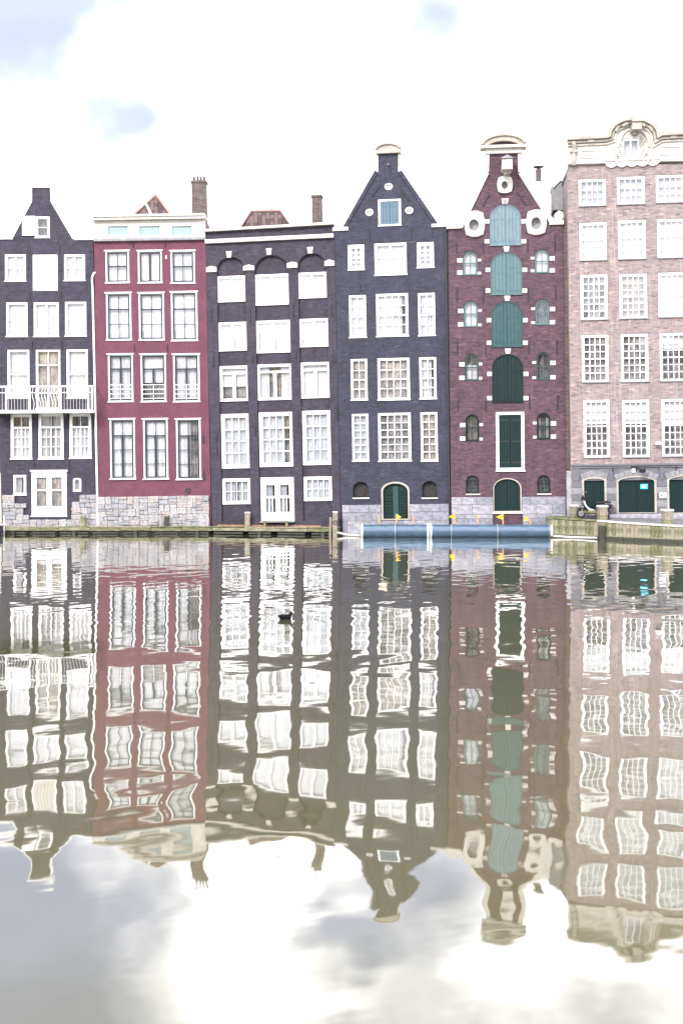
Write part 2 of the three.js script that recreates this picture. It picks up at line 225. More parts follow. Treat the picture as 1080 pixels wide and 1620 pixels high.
// zones from the top: {h, c, r, mull}
function win(h, px, o = {}) {
  const z0 = o.z || 0, R = h.rect(...px, z0), fw = o.fw ?? 0.11, fm = o.frame || M.white, bm = o.bars || fm, bw = o.bw ?? 0.028, deep = o.deep ?? 0.02;
  (o.into || h.holes).push(shapeOf(o, R));
  const fz = z0 - deep, A = R.map((v, i) => v + (i < 2 ? 0.003 : -0.003)), inner = shapeOf(o, A, fw), w = part(h.g, 'window', extr(shapeOf(o, A), [inner], fz - 0.10, fz, 0.008), fm);
  const I = [A[0] + fw, A[1] + fw, A[2] - fw, A[3] - fw], WD = I[2] - I[0], HT = I[3] - I[1], zb = fz - 0.05, bars = [], cells = [];
  let zones = o.zones || [{ h: 1, c: 2, r: 2 }], tot = zones.reduce((s, q) => s + q.h, 0), top = I[3];
  zones.forEach((q, n) => {
    const y1 = top, y0 = top - q.h / tot * HT; top = y0;
    if (n) bars.push(spanBox(I[0] - 0.01, I[2] + 0.01, y1 - (o.rail ?? 0.05) / 2, y1 + (o.rail ?? 0.05) / 2, zb - 0.035, zb + 0.030));
    for (let c = 0; c < q.c; c++) {
      const x0 = I[0] + WD * c / q.c, x1 = I[0] + WD * (c + 1) / q.c, mid = q.mull && c === q.c / 2, b = mid ? (o.mw ?? 0.10) : bw;
      if (c) { let t = y1; if (o.arch && !n) { const k = Math.abs((x0 - (I[0] + I[2]) / 2) / (WD / 2)); t = I[3] - (o.rise ?? 0.5) * WD * (1 - Math.sqrt(1 - k * k)); } bars.push(spanBox(x0 - b / 2, x0 + b / 2, y0, t, zb - 0.03, zb + (mid ? 0.026 : 0.018))); }
      for (let r = 0; r < q.r; r++) cells.push([x0, y0 + (y1 - y0) * r / q.r, x1, y0 + (y1 - y0) * (r + 1) / q.r]);
    }
    for (let r = 1; r < q.r; r++) { const y = y0 + (y1 - y0) * r / q.r; bars.push(spanBox(I[0] - 0.005, I[2] + 0.005, y - bw / 2, y + bw / 2, zb - 0.028, zb + 0.014)); }
  });
  if (o.rim) bars.push(extr(shapeOf(o, I, -0.006), [shapeOf(o, I, o.rim)], zb - 0.034, zb + 0.022));
  if (bars.length) part(w, 'glazing_bars', merge(bars), bm);
  for (const c of cells) {
    if (o.arch) { const p = clipRect(inner, ...c); if (p.length > 2) { const m = part(w, 'pane', new THREE.ShapeGeometry(new THREE.Shape(v2(p))), M.glass, [0, 0, zb]); m.castShadow = false; } continue; }
    const m = part(w, 'pane', paneGeo, M.glass, [(c[0] + c[2]) / 2, (c[1] + c[3]) / 2, zb]); m.scale.set(c[2] - c[0], c[3] - c[1], 1); m.rotation.set((RW() - 0.5) * 0.022, (RW() - 0.5) * 0.022, 0);
  }
  const cm = o.cm || M.cloth, zc = zb - 0.13, hang = (x0, x1, y0, y1) => { const m = part(w, 'curtain', clothGeo, cm, [(x0 + x1) / 2, (y0 + y1) / 2, zc]); m.scale.set(x1 - x0, y1 - y0, 1); };
  const kind = o.curtain || 'none';
  if (!['full', 'blind'].includes(kind) || (kind === 'blind' && o.drop)) { const m = part(w, 'inner_curtain', clothGeo, M.cloth4, [(I[0] + I[2]) / 2, (I[1] + I[3]) / 2, zc - 0.12]); m.scale.set(WD + 0.1, HT + 0.08, 2); }
  if (kind === 'full') hang(I[0] - 0.04, I[2] + 0.04, I[1] - 0.03, I[3] + 0.03);
  else if (kind === 'half') hang(I[0] - 0.04, I[2] + 0.04, I[1] + HT * (o.drop ?? 0.55), I[3] + 0.03);
  else if (kind === 'low') hang(I[0] - 0.04, I[2] + 0.04, I[1] - 0.03, I[1] + HT * (o.drop ?? 0.6));
  else if (kind === 'sides') { hang(I[0] - 0.04, I[0] + WD * (o.gap ?? 0.36), I[1] - 0.03, I[3] + 0.03); hang(I[2] - WD * (o.gap ?? 0.36), I[2] + 0.04, I[1] - 0.03, I[3] + 0.03); }
  else if (kind === 'left') hang(I[0] - 0.04, I[0] + WD * (o.gap ?? 0.7), I[1] - 0.03, I[3] + 0.03);
  else if (kind === 'blind') { const m = part(w, 'roller_blind', box(WD + 0.05, HT * (o.drop ?? 1) + 0.05, 0.006), cm, [(I[0] + I[2]) / 2, I[3] + 0.025 - (HT * (o.drop ?? 1) + 0.05) / 2 , zc]); m.rotation.x = 0; }
  if (o.sill !== 0) part(w, 'sill', spanBox(A[0] - (o.sillOut ?? 0.03), A[2] + (o.sillOut ?? 0.03), A[1] - 0.002, A[1] + 0.055, fz + 0.002, z0 + (o.sill ?? 0.05), 0.01), o.sillMat || fm);
  if (o.hood) part(w, 'hood', spanBox(A[0] - 0.05, A[2] + 0.05, A[3] - 0.05, A[3] + 0.02, fz + 0.002, z0 + 0.05, 0.01), fm);
  return { w, R, I, zb };
}
function shell(h, L, Rr, base, tops, depth, mat, floors, z1 = -0.32) {  // side walls, back wall and floors behind a facade; L, Rr: u of its sides
  part(h.g, 'side_wall', spanBox(L, L + 0.25, base, tops, -depth, z1), mat); part(h.g, 'side_wall', spanBox(Rr - 0.25, Rr, base, tops, -depth, z1), mat);
  part(h.g, 'back_wall', spanBox(L + 0.25, Rr - 0.25, base, tops, -depth, -depth + 0.25), M.room);
  for (const y of floors) part(h.g, 'floor', spanBox(L + 0.25, Rr - 0.25, y - 0.12, y + 0.12, -depth + 0.25, z1 - 0.02), M.room);
}
function gableRoof(h, list, z0, depth, mat) {
  part(h.g, 'back_gable', extr([...list.map(([u, v]) => [u, v - 0.03])].reverse(), null, -depth, -depth + 0.2), M.room);                 // slabs under a gable outline (u, v points left to right), from z0 back
  for (let i = 0; i + 1 < list.length; i++) { const [a, b] = [list[i], list[i + 1]], n = [-(b[1] - a[1]), b[0] - a[0]], l = Math.hypot(...n), t = 0.18; part(h.g, 'roof', extr([a, b, [b[0] - n[0] / l * t, b[1] - n[1] / l * t], [a[0] - n[0] / l * t, a[1] - n[1] / l * t]], null, -depth, z0), mat); }
}
const anchors = (h, list, z = 0) => { for (const [x0, y0, x1, y1] of list) { const a = h.at(x0, y0), b = h.at(x1, y1); part(h.g, 'wall_anchor', bar([a[0], a[1], z + 0.02], [b[0], b[1], z + 0.02], 0.028, 5), M.iron); } };
// stones: six jittered chamfered blocks, shared
const blockGeo = Array.from({ length: 6 }, (_, k) => { const r = rng(700 + k), pts = []; const c = 0.05; for (const x of [-1, 1]) for (const y of [-1, 1]) for (const z of [-1, 1]) { const j = [0, 0, 0].map(() => (r() - 0.5) * 0.10); for (let a = 0; a < 3; a++) pts.push(new THREE.Vector3(...[x, y, z].map((s, i) => s * (i === a ? 0.5 : 0.5 - c) + j[i] * (i === 2 ? 0.4 : 1)))); } return metricUV(new ConvexGeometry(pts)); });
const ashlarGeo = Array.from({ length: 3 }, (_, k) => { const r = rng(800 + k), pts = []; const c = 0.022; for (const x of [-1, 1]) for (const y of [-1, 1]) for (const z of [-1, 1]) for (let a = 0; a < 3; a++) pts.push(new THREE.Vector3(...[x, y, z].map((s, i) => s * (i === a ? 0.5 : 0.5 - c)))); for (const p of pts) p.z += (r() - 0.5) * 0.02; return metricUV(new ConvexGeometry(pts)); });
function stone(parent, geos, mats, u0, u1, v0, v1, z, d, r, name = 'stone') { const m = part(parent, name, geos[Math.floor(r() * geos.length)], mats[Math.floor(r() * mats.length)], [(u0 + u1) / 2, (v0 + v1) / 2, z + d / 2 + (r() - 0.5) * d * 0.25]); m.scale.set(u1 - u0, v1 - v0, d); return m; }
// irregular rubble: a rectangle split at random
function rubble(h, u0, u1, v0, v1, z, d, mats, seed, skip) {
  const r = rng(seed), cut = (a, b, c, e) => { const w = b - a, t = e - c; if (w < 0.34 + r() * 0.5 && t < 0.22 + r() * 0.3) { if (!(skip && skip(a, b, c, e))) { const m = stone(h.g, blockGeo, mats, a + 0.008, b - 0.008, c + 0.008, e - 0.008, z, d * (0.8 + 0.5 * r()), r); m.rotation.z = (r() - 0.5) * 0.09; } return; } if (w / t > 1.5 * (0.7 + 0.7 * r())) { const m = lerp(a, b, 0.32 + 0.36 * r()); cut(a, m, c, e); cut(m, b, c, e); } else { const m = lerp(c, e, 0.32 + 0.36 * r()); cut(a, b, c, m); cut(a, b, m, e); } };
  cut(u0, u1, v0, v1);
}
// courses of stone between u0 and u1; skip(u0, u1, v0, v1) tells which to leave out
function courses(h, u0, u1, rows, len, z, d, geos, mats, seed, skip, gap = 0.018) {
  const r = rng(seed);
  for (let k = 0; k + 1 < rows.length; k++) { let u = u0 - (k % 2) * len * 0.5 * r(); while (u < u1 - 0.05) { let e = u + len * (0.7 + 0.7 * r()); if (u1 - e < len * 0.35) e = u1; const a = Math.max(u, u0), b = Math.min(e, u1); if (b - a > 0.1 && !(skip && skip(a, b, rows[k], rows[k + 1]))) stone(h.g, geos, mats, a + gap / 2, b - gap / 2, rows[k] + gap / 2, rows[k + 1] - gap / 2, z, d, r); u = e; } }
}
const Z = (h, c, r, mull) => ({ h, c, r, mull });
// a pair of plank leaves filling an opening, with strap hinges; leaves are parts, straps sub-parts
function leaves(h, pts, [u0, v0, u1, v1], z, mat, o = {}) {
  const n = o.planks || 4, mid = (u0 + u1) / 2;
  part(h.g, 'rebate', spanBox(mid - 0.05, mid + 0.05, v0 + 0.02, v1 - 0.03, z - 0.13, z - 0.095), mat);
  for (const [a, b, s] of o.one ? [[u0, u1, 0]] : [[u0, mid - 0.006, -1], [mid + 0.006, u1, 1]]) {
    const list = []; for (let k = 0; k < n; k++) { const x0 = lerp(a, b, k / n) + 0.004, x1 = lerp(a, b, (k + 1) / n) - 0.004, p = clipRect(pts, x0, v0, x1, v1); if (p.length > 2) list.push(extr(p, null, z - 0.05, z - (k % 2) * 0.003, 0.004)); }
    const leaf = part(h.g, o.name || 'shutter', merge(list), mat);
    for (const f of o.straps || [0.12, 0.68]) { const y = lerp(v0, v1, f), e = (b - a) * 0.86; part(leaf, 'strap_hinge', s < 0 ? spanBox(a + 0.01, a + e, y - 0.022, y + 0.022, z - 0.01, z + 0.012) : spanBox(b - e, b - 0.01, y - 0.022, y + 0.022, z - 0.01, z + 0.012), o.strapMat || mat); }
    if (o.backing !== 0) part(leaf, 'ledge_board', extr(clipRect(pts, a, v0, b, v1), null, z - 0.09, z - 0.055), mat);
  }
}
function band(pts, a, b) {                                   // strip along a line, from offset a to offset b (to the left of travel is positive)
  const off = d => pts.map((p, i) => { const q = pts[Math.max(0, i - 1)], r = pts[Math.min(pts.length - 1, i + 1)]; const n1 = i ? [-(p[1] - q[1]), p[0] - q[0]] : null, n2 = i < pts.length - 1 ? [-(r[1] - p[1]), r[0] - p[0]] : null; const un = n => { const l = Math.hypot(...n); return [n[0] / l, n[1] / l]; }; const A = n1 ? un(n1) : un(n2), B = n2 ? un(n2) : un(n1); let m = un([A[0] + B[0], A[1] + B[1]]); const k = d / Math.max(0.35, m[0] * A[0] + m[1] * A[1]); return [p[0] + m[0] * k, p[1] + m[1] * k]; });
  return [...off(a), ...off(b).reverse()];
}
// sag: bars of a hoist beam house, with a little roof
function hoist(h, px0, py0, px1, py1, out, mat, roofMat) {
  const [u0, v0, u1, v1] = h.rect(px0, py0, px1, py1), m = (u0 + u1) / 2, w = (u1 - u0) * 0.36;
  const b = part(h.g, 'hoist_beam', merge([spanBox(m - w, m + w, v0 + (v1 - v0) * 0.18, v1 - 0.12, 0, out, 0.02), spanBox(m - w * 0.6, m + w * 0.6, v0, v0 + (v1 - v0) * 0.2, 0, out * 0.55, 0.02)]), mat);
  part(b, 'beam_roof', extr([[m - w * 1.35, v1 - 0.12], [m + w * 1.35, v1 - 0.12], [m, v1 + 0.06]], null, 0, out + 0.08, 0.01), roofMat);
  part(b, 'hook', tube([[m, v0 + 0.15, out - 0.12], [m, v0 + 0.0, out - 0.12], [m + 0.06, v0 - 0.08, out - 0.12], [m + 0.1, v0 - 0.02, out - 0.12]], 0.018, 12, 5), M.iron);
}
function chimney(parent, h, px0, py0, px1, py1, zl, drop, mat, pots) {
  const [u0, v0, u1, v1] = h.rect(px0, py0, px1, py1, zl), d = Math.max(0.5, (u1 - u0) * 0.9), c = part(parent, 'chimney', merge([spanBox(u0, u1, v0 - drop, v1 - 0.12, zl - d, zl), spanBox(u0 - 0.04, u1 + 0.04, v1 - 0.12, v1, zl - d - 0.04, zl + 0.04)]), mat);
  for (const f of pots) part(c, 'chimney_pot', new THREE.CylinderGeometry(0.06, 0.08, 0.28, 8).translate(lerp(u0, u1, f), v1 + 0.14, zl - d / 2), M.tile2);
  return c;
}
function tiledSlope(parent, pts, zAt, rowH, mat, mat2) {     // rows of pantiles on a sloped polygon; pts in (u, v), zAt(v) gives the slope's depth
  const v0 = Math.min(...pts.map(p => p[1])), v1 = Math.max(...pts.map(p => p[1])), u0 = Math.min(...pts.map(p => p[0])), u1 = Math.max(...pts.map(p => p[0])), a = [], b = []; let k = 0; const r = rng(61);
  for (let v = v0; v < v1; v += rowH, k++) for (let u = u0; u < u1; u += 0.22) { const p = clipRect(pts, u, v, u + 0.215, v + rowH * 1.08); if (p.length < 3) continue; const cu = p.reduce((s, q) => s + q[0], 0) / p.length; const g = extr(p, null, 0, 0.05, 0.01); g.rotateX(0); g.translate(0, 0, zAt(v + rowH / 2) + r() * 0.02 + (Math.floor((cu - u0) / 0.22) % 2) * 0.012); (r() < 0.6 ? a : b).push(g); }
  for (const [l, m] of [[a, mat], [b, mat2]]) if (l.length) { const t = part(parent, 'roof_tiles', merge(l), m); t.userData.kind = 'stuff'; }
}

// ---------------------------------------------------------------- house 1: black neck gable with the balcony
{
  const h = new House('canal_house', 'black brick neck gable house with a white iron balcony', 5, 0, 0, 0.3);
  const gable = [[148, 379], [117, 378], [82, 318], [81, 296], [50, 296], [50, 318], [19, 377], [-9, 377]];
  win(h, [56, 342, 79, 377], { zones: [Z(1, 1, 2)], fw: 0.13, curtain: 'none' });
  const o2 = { zones: [Z(1, 2, 2, true)], fw: 0.12, mw: 0.06, curtain: 'full' };
  win(h, [8, 402, 41.5, 446], o2); win(h, [101.5, 402, 135, 445], o2);
  { const R = h.rect(52, 402.5, 91.5, 460), A = R.map((v, i) => v + (i < 2 ? 0.003 : -0.003)); h.holes.push(rectPts(...R)); const f = part(h.g, 'loft_door', extr(rectPts(...A), [rectPts(A[0] + 0.1, A[1] + 0.1, A[2] - 0.1, A[3] - 0.1)], -0.12, -0.02, 0.008), M.white); const I = [A[0] + 0.1, A[1] + 0.1, A[2] - 0.1, A[3] - 0.1];
    for (let k = 0; k < 6; k++) part(f, 'plank', spanBox(lerp(I[0], I[2], k / 6) + 0.004, lerp(I[0], I[2], (k + 1) / 6) - 0.004, I[1] + 0.004, I[3] - 0.004, -0.10, -0.05 - (k % 2) * 0.004, 0.006), M.ivory);
    part(f, 'backing', spanBox(I[0] - 0.02, I[2] + 0.02, I[1] - 0.02, I[3] + 0.02, -0.115, -0.102), M.ivory); }
  const o3 = { zones: [Z(1, 2, 1, true)], fw: 0.12, mw: 0.09, curtain: 'blind' };
  win(h, [10, 478, 44, 533.5], { ...o3, zones: [Z(1, 1, 2)] }); win(h, [53.5, 478, 93.5, 533.5], o3); win(h, [103, 477, 137, 533], { ...o3, zones: [Z(1, 1, 2)] });
  win(h, [12, 553, 47, 631], { zones: [Z(0.5, 1, 1), Z(0.5, 1, 1)], fw: 0.12, curtain: 'full' });
  win(h, [57, 553, 96, 648], { zones: [Z(0.24, 2, 1), Z(0.5, 2, 1, true), Z(0.26, 2, 1, true)], fw: 0.11, mw: 0.08, curtain: 'full', cm: M.cloth3 });
  win(h, [105.5, 552.5, 139.5, 631], { zones: [Z(0.5, 1, 1), Z(0.5, 1, 1)], fw: 0.12, curtain: 'full' });
  const o4 = { zones: [Z(0.27, 2, 1), Z(0.73, 4, 3, true)], fw: 0.15, rail: 0.10, mw: 0.07, curtain: 'low', drop: 0.7, cm: M.cloth };
  win(h, [17, 655, 51, 727], o4); win(h, [61, 654, 101, 727], { ...o4, curtain: 'sides', gap: 0.4 }); win(h, [110, 654, 145, 726], o4);
  win(h, [21.4, 751, 42, 784], { zones: [Z(1, 1, 1)], fw: 0.13, curtain: 'left', gap: 0.7 });
  win(h, [115.5, 756, 129, 778], { arch: true, rise: 0.18, zones: [Z(1, 1, 1)], fw: 0.1, curtain: 'full', sill: 0 });
  { // double garden door
    const R = h.rect(50, 744, 106, 816), A = R.map((v, i) => v + (i < 2 ? 0.003 : -0.003)); h.holes.push(rectPts(...R)); const f = part(h.g, 'door', extr(rectPts(...A), [rectPts(A[0] + 0.12, A[1] + 0.06, A[2] - 0.12, A[3] - 0.26)], -0.12, -0.02, 0.008), M.white), m = (A[0] + A[2]) / 2, I = [A[0] + 0.12, A[1] + 0.06, A[2] - 0.12, A[3] - 0.26];
    part(f, 'cornice', spanBox(A[0] - 0.05, A[2] + 0.05, A[3] - 0.08, A[3] + 0.02, -0.018, 0.06, 0.012), M.white);
    for (const [a, b] of [[I[0] + 0.005, m - 0.005], [m + 0.005, I[2] - 0.005]]) {
      part(f, 'leaf', extr(rectPts(a, I[1] + 0.005, b, I[3] - 0.005), [rectPts(a + 0.13, I[1] + 0.42, b - 0.13, lerp(I[1], I[3], 0.6)), rectPts(a + 0.13, lerp(I[1], I[3], 0.64), b - 0.13, I[3] - 0.1)], -0.10, -0.045, 0.006), M.white);
      for (const [y0, y1] of [[I[1] + 0.42, lerp(I[1], I[3], 0.6)], [lerp(I[1], I[3], 0.64), I[3] - 0.1]]) { const p = part(f, 'pane', paneGeo, M.glass, [(a + b) / 2, (y0 + y1) / 2, -0.072]); p.scale.set(b - a - 0.26, y1 - y0, 1); p.rotation.x = (RW() - 0.5) * 0.02; }
      const c = part(f, 'curtain', clothGeo, M.cloth3, [(a + b) / 2, (I[1] + I[3]) / 2 + 0.1, -0.17]); c.scale.set(b - a - 0.1, I[3] - I[1] - 0.3, 1);
    }
    part(f, 'threshold', spanBox(A[0] - 0.04, A[2] + 0.04, A[1] - 0.06, A[1] - 0.003, -0.2, 0.08, 0.01), M.white);
  }
  part(h.g, 'wall', extr(h.poly([[5, 878], [156, 878], ...gable]), h.holes, -0.32, 0), M.black);
  { const G = h.poly(gable); part(h.g, 'coping', extr(band(G.slice(1, 3), -0.01, 0.05), null, -0.36, 0.035), M.white); part(h.g, 'coping', extr(band(G.slice(2, 4), -0.008, 0.04), null, -0.35, 0.03), M.white); part(h.g, 'coping', extr(band(G.slice(4, 6), -0.008, 0.04), null, -0.35, 0.03), M.white); part(h.g, 'coping', extr(band(G.slice(5, 7), -0.01, 0.05), null, -0.36, 0.035), M.white);
    for (const [a, b, y0, y1] of [[47.5, 83.5, 292.5, 297.5], [118, 149, 375, 380], [-12, 21, 374, 379]]) part(h.g, 'coping_stone', spanBox(h.at(a, y1)[0], h.at(b, y1)[0], h.at(a, y1)[1], h.at(a, y0)[1], -0.4, 0.07, 0.012), M.white);
    shell(h, h.at(7, 700)[0], h.at(153, 700)[0], -0.8, h.at(60, 396)[1], 4.2, M.black, [395, 470, 545, 650, 740].map(y => h.at(60, y)[1]));
    gableRoof(h, [h.at(-4, 392), h.at(34, 368), h.at(66, 328), h.at(96, 368), h.at(140, 394)], -0.36, 4.2, M.tile2); }
  { // open shutter beside the gable window
    const [u0, v0, u1, v1] = h.rect(36, 342, 56.5, 373); const s = part(h.g, 'shutter', spanBox(u0, u1 - 0.01, v0, v1, 0.03, 0.07, 0.008), M.white); for (const f of [0.2, 0.8]) part(s, 'hinge', spanBox(u1 - 0.12, u1 + 0.05, lerp(v0, v1, f) - 0.02, lerp(v0, v1, f) + 0.02, 0.005, 0.028), M.white); }
  { // balcony
    const zf = 0.95, u = x => h.at(x, 650, zf)[0], v = y => h.at(70, y, zf)[1], L = u(-12), R = u(147), f = part(h.g, 'balcony', spanBox(L, R, v(653.5), v(648.5), 0.0, zf, 0.015), M.white), top = v(611), bot = v(648.5);
    part(f, 'rail', spanBox(L, R, top - 0.05, top + 0.03, zf - 0.07, zf, 0.012), M.white);
    part(f, 'rail', spanBox(R - 0.07, R, top - 0.05, top + 0.03, 0, zf - 0.075, 0.012), M.white); part(f, 'rail', spanBox(L, L + 0.07, top - 0.05, top + 0.03, 0, zf - 0.075, 0.012), M.white);
    for (const x of [-10, 10, 47, 96, 140, 145.8]) part(f, 'post', spanBox(u(x) - 0.045, u(x) + 0.045, bot + 0.002, top - 0.052, zf - 0.08, zf - 0.01, 0.01), M.white);
    for (let x = -6; x < 146; x += 4.9) { if ([10, 47, 96, 140].some(q => Math.abs(q - x) < 2)) continue; const a = u(x), wob = x > 47 && x < 96; part(f, 'baluster', wob ? tube([[a, bot, zf - 0.04], [a + 0.05, lerp(bot, top, 0.3), zf - 0.02], [a - 0.05, lerp(bot, top, 0.62), zf - 0.05], [a, top - 0.05, zf - 0.04]], 0.014, 12, 5) : bar([a, bot, zf - 0.04], [a, top - 0.05, zf - 0.04], 0.007, 5), M.white); }
    part(f, 'lower_rail', spanBox(L, R, lerp(bot, top, 0.72), lerp(bot, top, 0.72) + 0.03, zf - 0.055, zf - 0.025), M.white);
    for (const x of [8, 52, 100, 143]) part(f, 'bracket', extr([[0, 0], [0.85, 0], [0.85, -0.05], [0.06, -0.3], [0, -0.3]], null, -0.04, 0.04).rotateY(-Math.PI / 2).translate(u(x), v(653.5) - 0.002, 0.002), M.iron);
  }
  { // rubble plinth, stepped round the door
    const v = y => h.at(60, y)[1], u = x => h.at(x, 810)[0], rows = [-0.5, v(834), v(822), v(809), v(797), v(784)];
    const D = h.rect(50, 744, 106, 816), top = x => x < 31 ? v(784) : x < 43 ? v(796) : x < 49 ? v(808) : x < 108 ? v(817) : x < 113 ? v(808) : x < 123 ? v(797) : v(782);
    rubble(h, u(5.5), u(154.5), -0.3, v(783), 0.0, 0.12, M.granite, 31, (a, b, c, d) => { const m = (a + b) / 2, px = 5.5 + (m - u(5.5)) / (u(154.5) - u(5.5)) * 149; return d > top(px) + 0.1 || (b > D[0] - 0.02 && a < D[2] + 0.02 && d > D[1] - 0.05); });
  }
  { const a = h.at(150.5, 430, 0.1), b = h.at(146.5, 437, 0.1), c = h.at(155.4, 838, 0.1); part(h.g, 'downpipe', tube([[a[0] + 0.06, a[1], -0.05], [a[0], a[1], 0.08], [b[0], b[1] - 0.02, 0.1], [lerp(b[0], c[0], 0.06), lerp(b[1], c[1], 0.06), 0.1], [lerp(b[0], c[0], 0.5), lerp(b[1], c[1], 0.5), 0.1], [c[0], c[1], 0.12], [c[0], -0.2, 0.12]], 0.055, 60, 8), M.white); }
  anchors(h, [[47, 388, 47.3, 402], [95, 388, 95.3, 402], [48, 462, 48.4, 476], [97, 462, 97.3, 476], [51, 540, 51.3, 554], [98, 540, 98.4, 554], [55, 730, 55.3, 742], [110, 730, 110.3, 748]]);
}
// ---------------------------------------------------------------- house 2: crimson with the white attic
{
  const h = new House('canal_house', 'crimson plastered house with a flat white attic and rubble stone base', 155.5, 0.06, 0, 0.9);
  const f = { fw: 0.085, bars: M.sash, rim: 0.075, bw: 0.035, rail: 0.07, hood: true, deep: 0.03 };
  const r1 = { ...f, zones: [Z(0.48, 2, 1), Z(0.52, 2, 1)], curtain: 'full' };
  win(h, [167, 396, 204.7, 448.5], r1); win(h, [218, 396, 256.6, 448.5], { ...f, zones: [Z(1, 2, 1, true)], mw: 0.11, curtain: 'full' }); win(h, [270, 396, 308.6, 449], { ...r1, curtain: 'full', cm: M.cloth2 });
  const r2 = { ...f, zones: [Z(0.34, 2, 1), Z(0.66, 2, 2)], curtain: 'blind' };
  win(h, [168, 462.6, 208, 539], r2); win(h, [219.5, 462.6, 260, 539], r2); win(h, [270.5, 461, 312.6, 540], r2);
  const W3 = [[171, 559.6, 211, 636.5], [222.6, 559.6, 263, 636.5], [274, 559.6, 316, 636.5]];
  W3.forEach((p, i) => { const w = win(h, p, { ...f, zones: [Z(0.30, 1, 1), Z(0.7, 2, 1, true)], mw: 0.1, curtain: i === 1 ? 'half' : 'sides', drop: 0.4, gap: 0.46 });
    const g = []; for (let k = 0; k < 4; k++) { const y = lerp(w.I[1], w.I[3], 0.05 + 0.1 * k); g.push(spanBox(w.I[0] - 0.02, w.I[2] + 0.02, y - 0.014, y + 0.014, 0.035, 0.06)); } for (const x of [w.I[0] + 0.0, (w.I[0] + w.I[2]) / 2, w.I[2]]) g.push(spanBox(x - 0.014, x + 0.014, w.I[1] - 0.02, lerp(w.I[1], w.I[3], 0.37), -0.03, 0.034)); part(w.w, 'window_guard', merge(g), M.white); });
  [[174, 662, 214, 759], [226.7, 662, 266, 759], [278.7, 662, 318, 759.5]].forEach((p, i) => win(h, p, { ...f, zones: [Z(0.27, 2, 1), Z(0.73, 2, 3, true)], mw: 0.11, sillOut: 0.05, sill: 0.09, curtain: i === 2 ? 'left' : 'low', drop: 0.98, gap: 0.6 }));
  part(h.g, 'wall', extr(h.poly([[156, 878], [335.5, 878], [325, 379], [149, 379]]), h.holes, -0.32, 0), M.crimson);
  { // attic box with three lights
    const R = h.rect(149.5, 349, 325, 377), holes = [[171.6, 358, 202.5, 372], [221, 358, 253, 372], [272, 358, 303, 372]].map(p => h.rect(...p, 0.12)), a = part(h.g, 'attic', extr(rectPts(...R), holes.map(q => rectPts(...q)), -0.25, 0.12, 0.01), M.ivory);
    for (const q of holes) { const p = part(a, 'attic_light', spanBox(q[0] - 0.02, q[2] + 0.02, q[1] - 0.02, q[3] + 0.02, 0.02, 0.05), M.skylight); p.userData.label = 'pale blue attic light'; }
    part(a, 'cornice', merge([spanBox(R[0] - 0.06, R[2] + 0.06, R[3] + 0.001, R[3] + 0.14, -0.3, 0.34, 0.02), spanBox(R[0] - 0.02, R[2] + 0.02, R[3] + 0.142, R[3] + 0.27, -0.3, 0.40, 0.02)]), M.ivory);
    part(a, 'architrave', spanBox(R[0] - 0.03, R[2] + 0.03, R[1] - 0.14, R[1] - 0.002, -0.2, 0.17, 0.02), M.lead);
    shell(h, R[0] + 0.25, h.at(331, 700)[0], -0.8, R[3], 9, M.crimson, [387, 455, 549, 650, 772].map(y => h.at(240, y)[1]), -0.34);
    const rf = part(h.g, 'roof', spanBox(R[0] + 0.02, R[2] - 0.02, R[3] - 0.15, R[3] - 0.03, -9, -0.31), M.lead);
    chimney(rf, h, 303, 285, 326, 340, -1.6, 0.6, M.umber, [0.15, 0.4, 0.62, 0.85]);
    // tiled back gable above the attic
    const A = [-2.5]; const P = h.poly([[211, 342], [270, 342], [246.5, 309.5]], -2.5); part(rf, 'back_gable', extr([[P[0][0], P[0][1] - 0.3], [P[1][0], P[1][1] - 0.3], P[1], P[2], P[0]], null, -4.6, -2.56), M.umber);
    tiledSlope(rf, [[P[0][0], P[0][1] - 0.1], [P[1][0], P[1][1] - 0.1], P[2]], v => -2.55 + 0.0 * v, 0.2, M.tile, M.tile2);
    part(rf, 'verge', extr(band([P[0], P[2], P[1]], -0.01, 0.09), null, -2.6, -2.44), M.ridgeTile);
    { const a2 = h.at(231, 322, -2.4), b2 = h.at(240, 340, -2.4); part(rf, 'flashing', extr(band([a2, b2], -0.06, 0.06), null, -2.46, -2.40), M.white); }
    const c1 = h.at(258, 321, -2), c2 = h.at(303, 314, -2); part(rf, 'wire', tube([[c1[0], c1[1], -2], [(c1[0] + c2[0]) / 2, (c1[1] + c2[1]) / 2 - 0.03, -2], [c2[0] + 0.1, c2[1], -2]], 0.012, 10, 4), M.tile); const c3 = h.at(268, 338, -2), c4 = h.at(303, 324, -2); part(rf, 'wire', tube([[c3[0], c3[1], -2], [(c3[0] + c4[0]) / 2, (c3[1] + c4[1]) / 2 - 0.02, -2], [c4[0] + 0.1, c4[1], -2]], 0.010, 10, 4), M.tile);
  }
  { const v = y => h.at(240, y)[1], u = x => h.at(x, 810)[0]; rubble(h, u(156.5), u(331.5), -0.3, v(785), 0.0, 0.13, M.granite, 57); }
  { const c = h.at(297.5, 776); part(h.g, 'vent', new THREE.TorusGeometry(0.11, 0.03, 6, 16).translate(c[0], c[1], 0.012), M.iron); part(h.g, 'vent', new THREE.CylinderGeometry(0.1, 0.1, 0.02, 16).rotateX(Math.PI / 2).translate(c[0], c[1], 0.008), M.iron); }
  { const c = h.at(263, 407); part(h.g, 'plaque', spanBox(c[0] - 0.05, c[0] + 0.05, c[1] - 0.09, c[1] + 0.09, 0.002, 0.03, 0.008), M.ivory); }
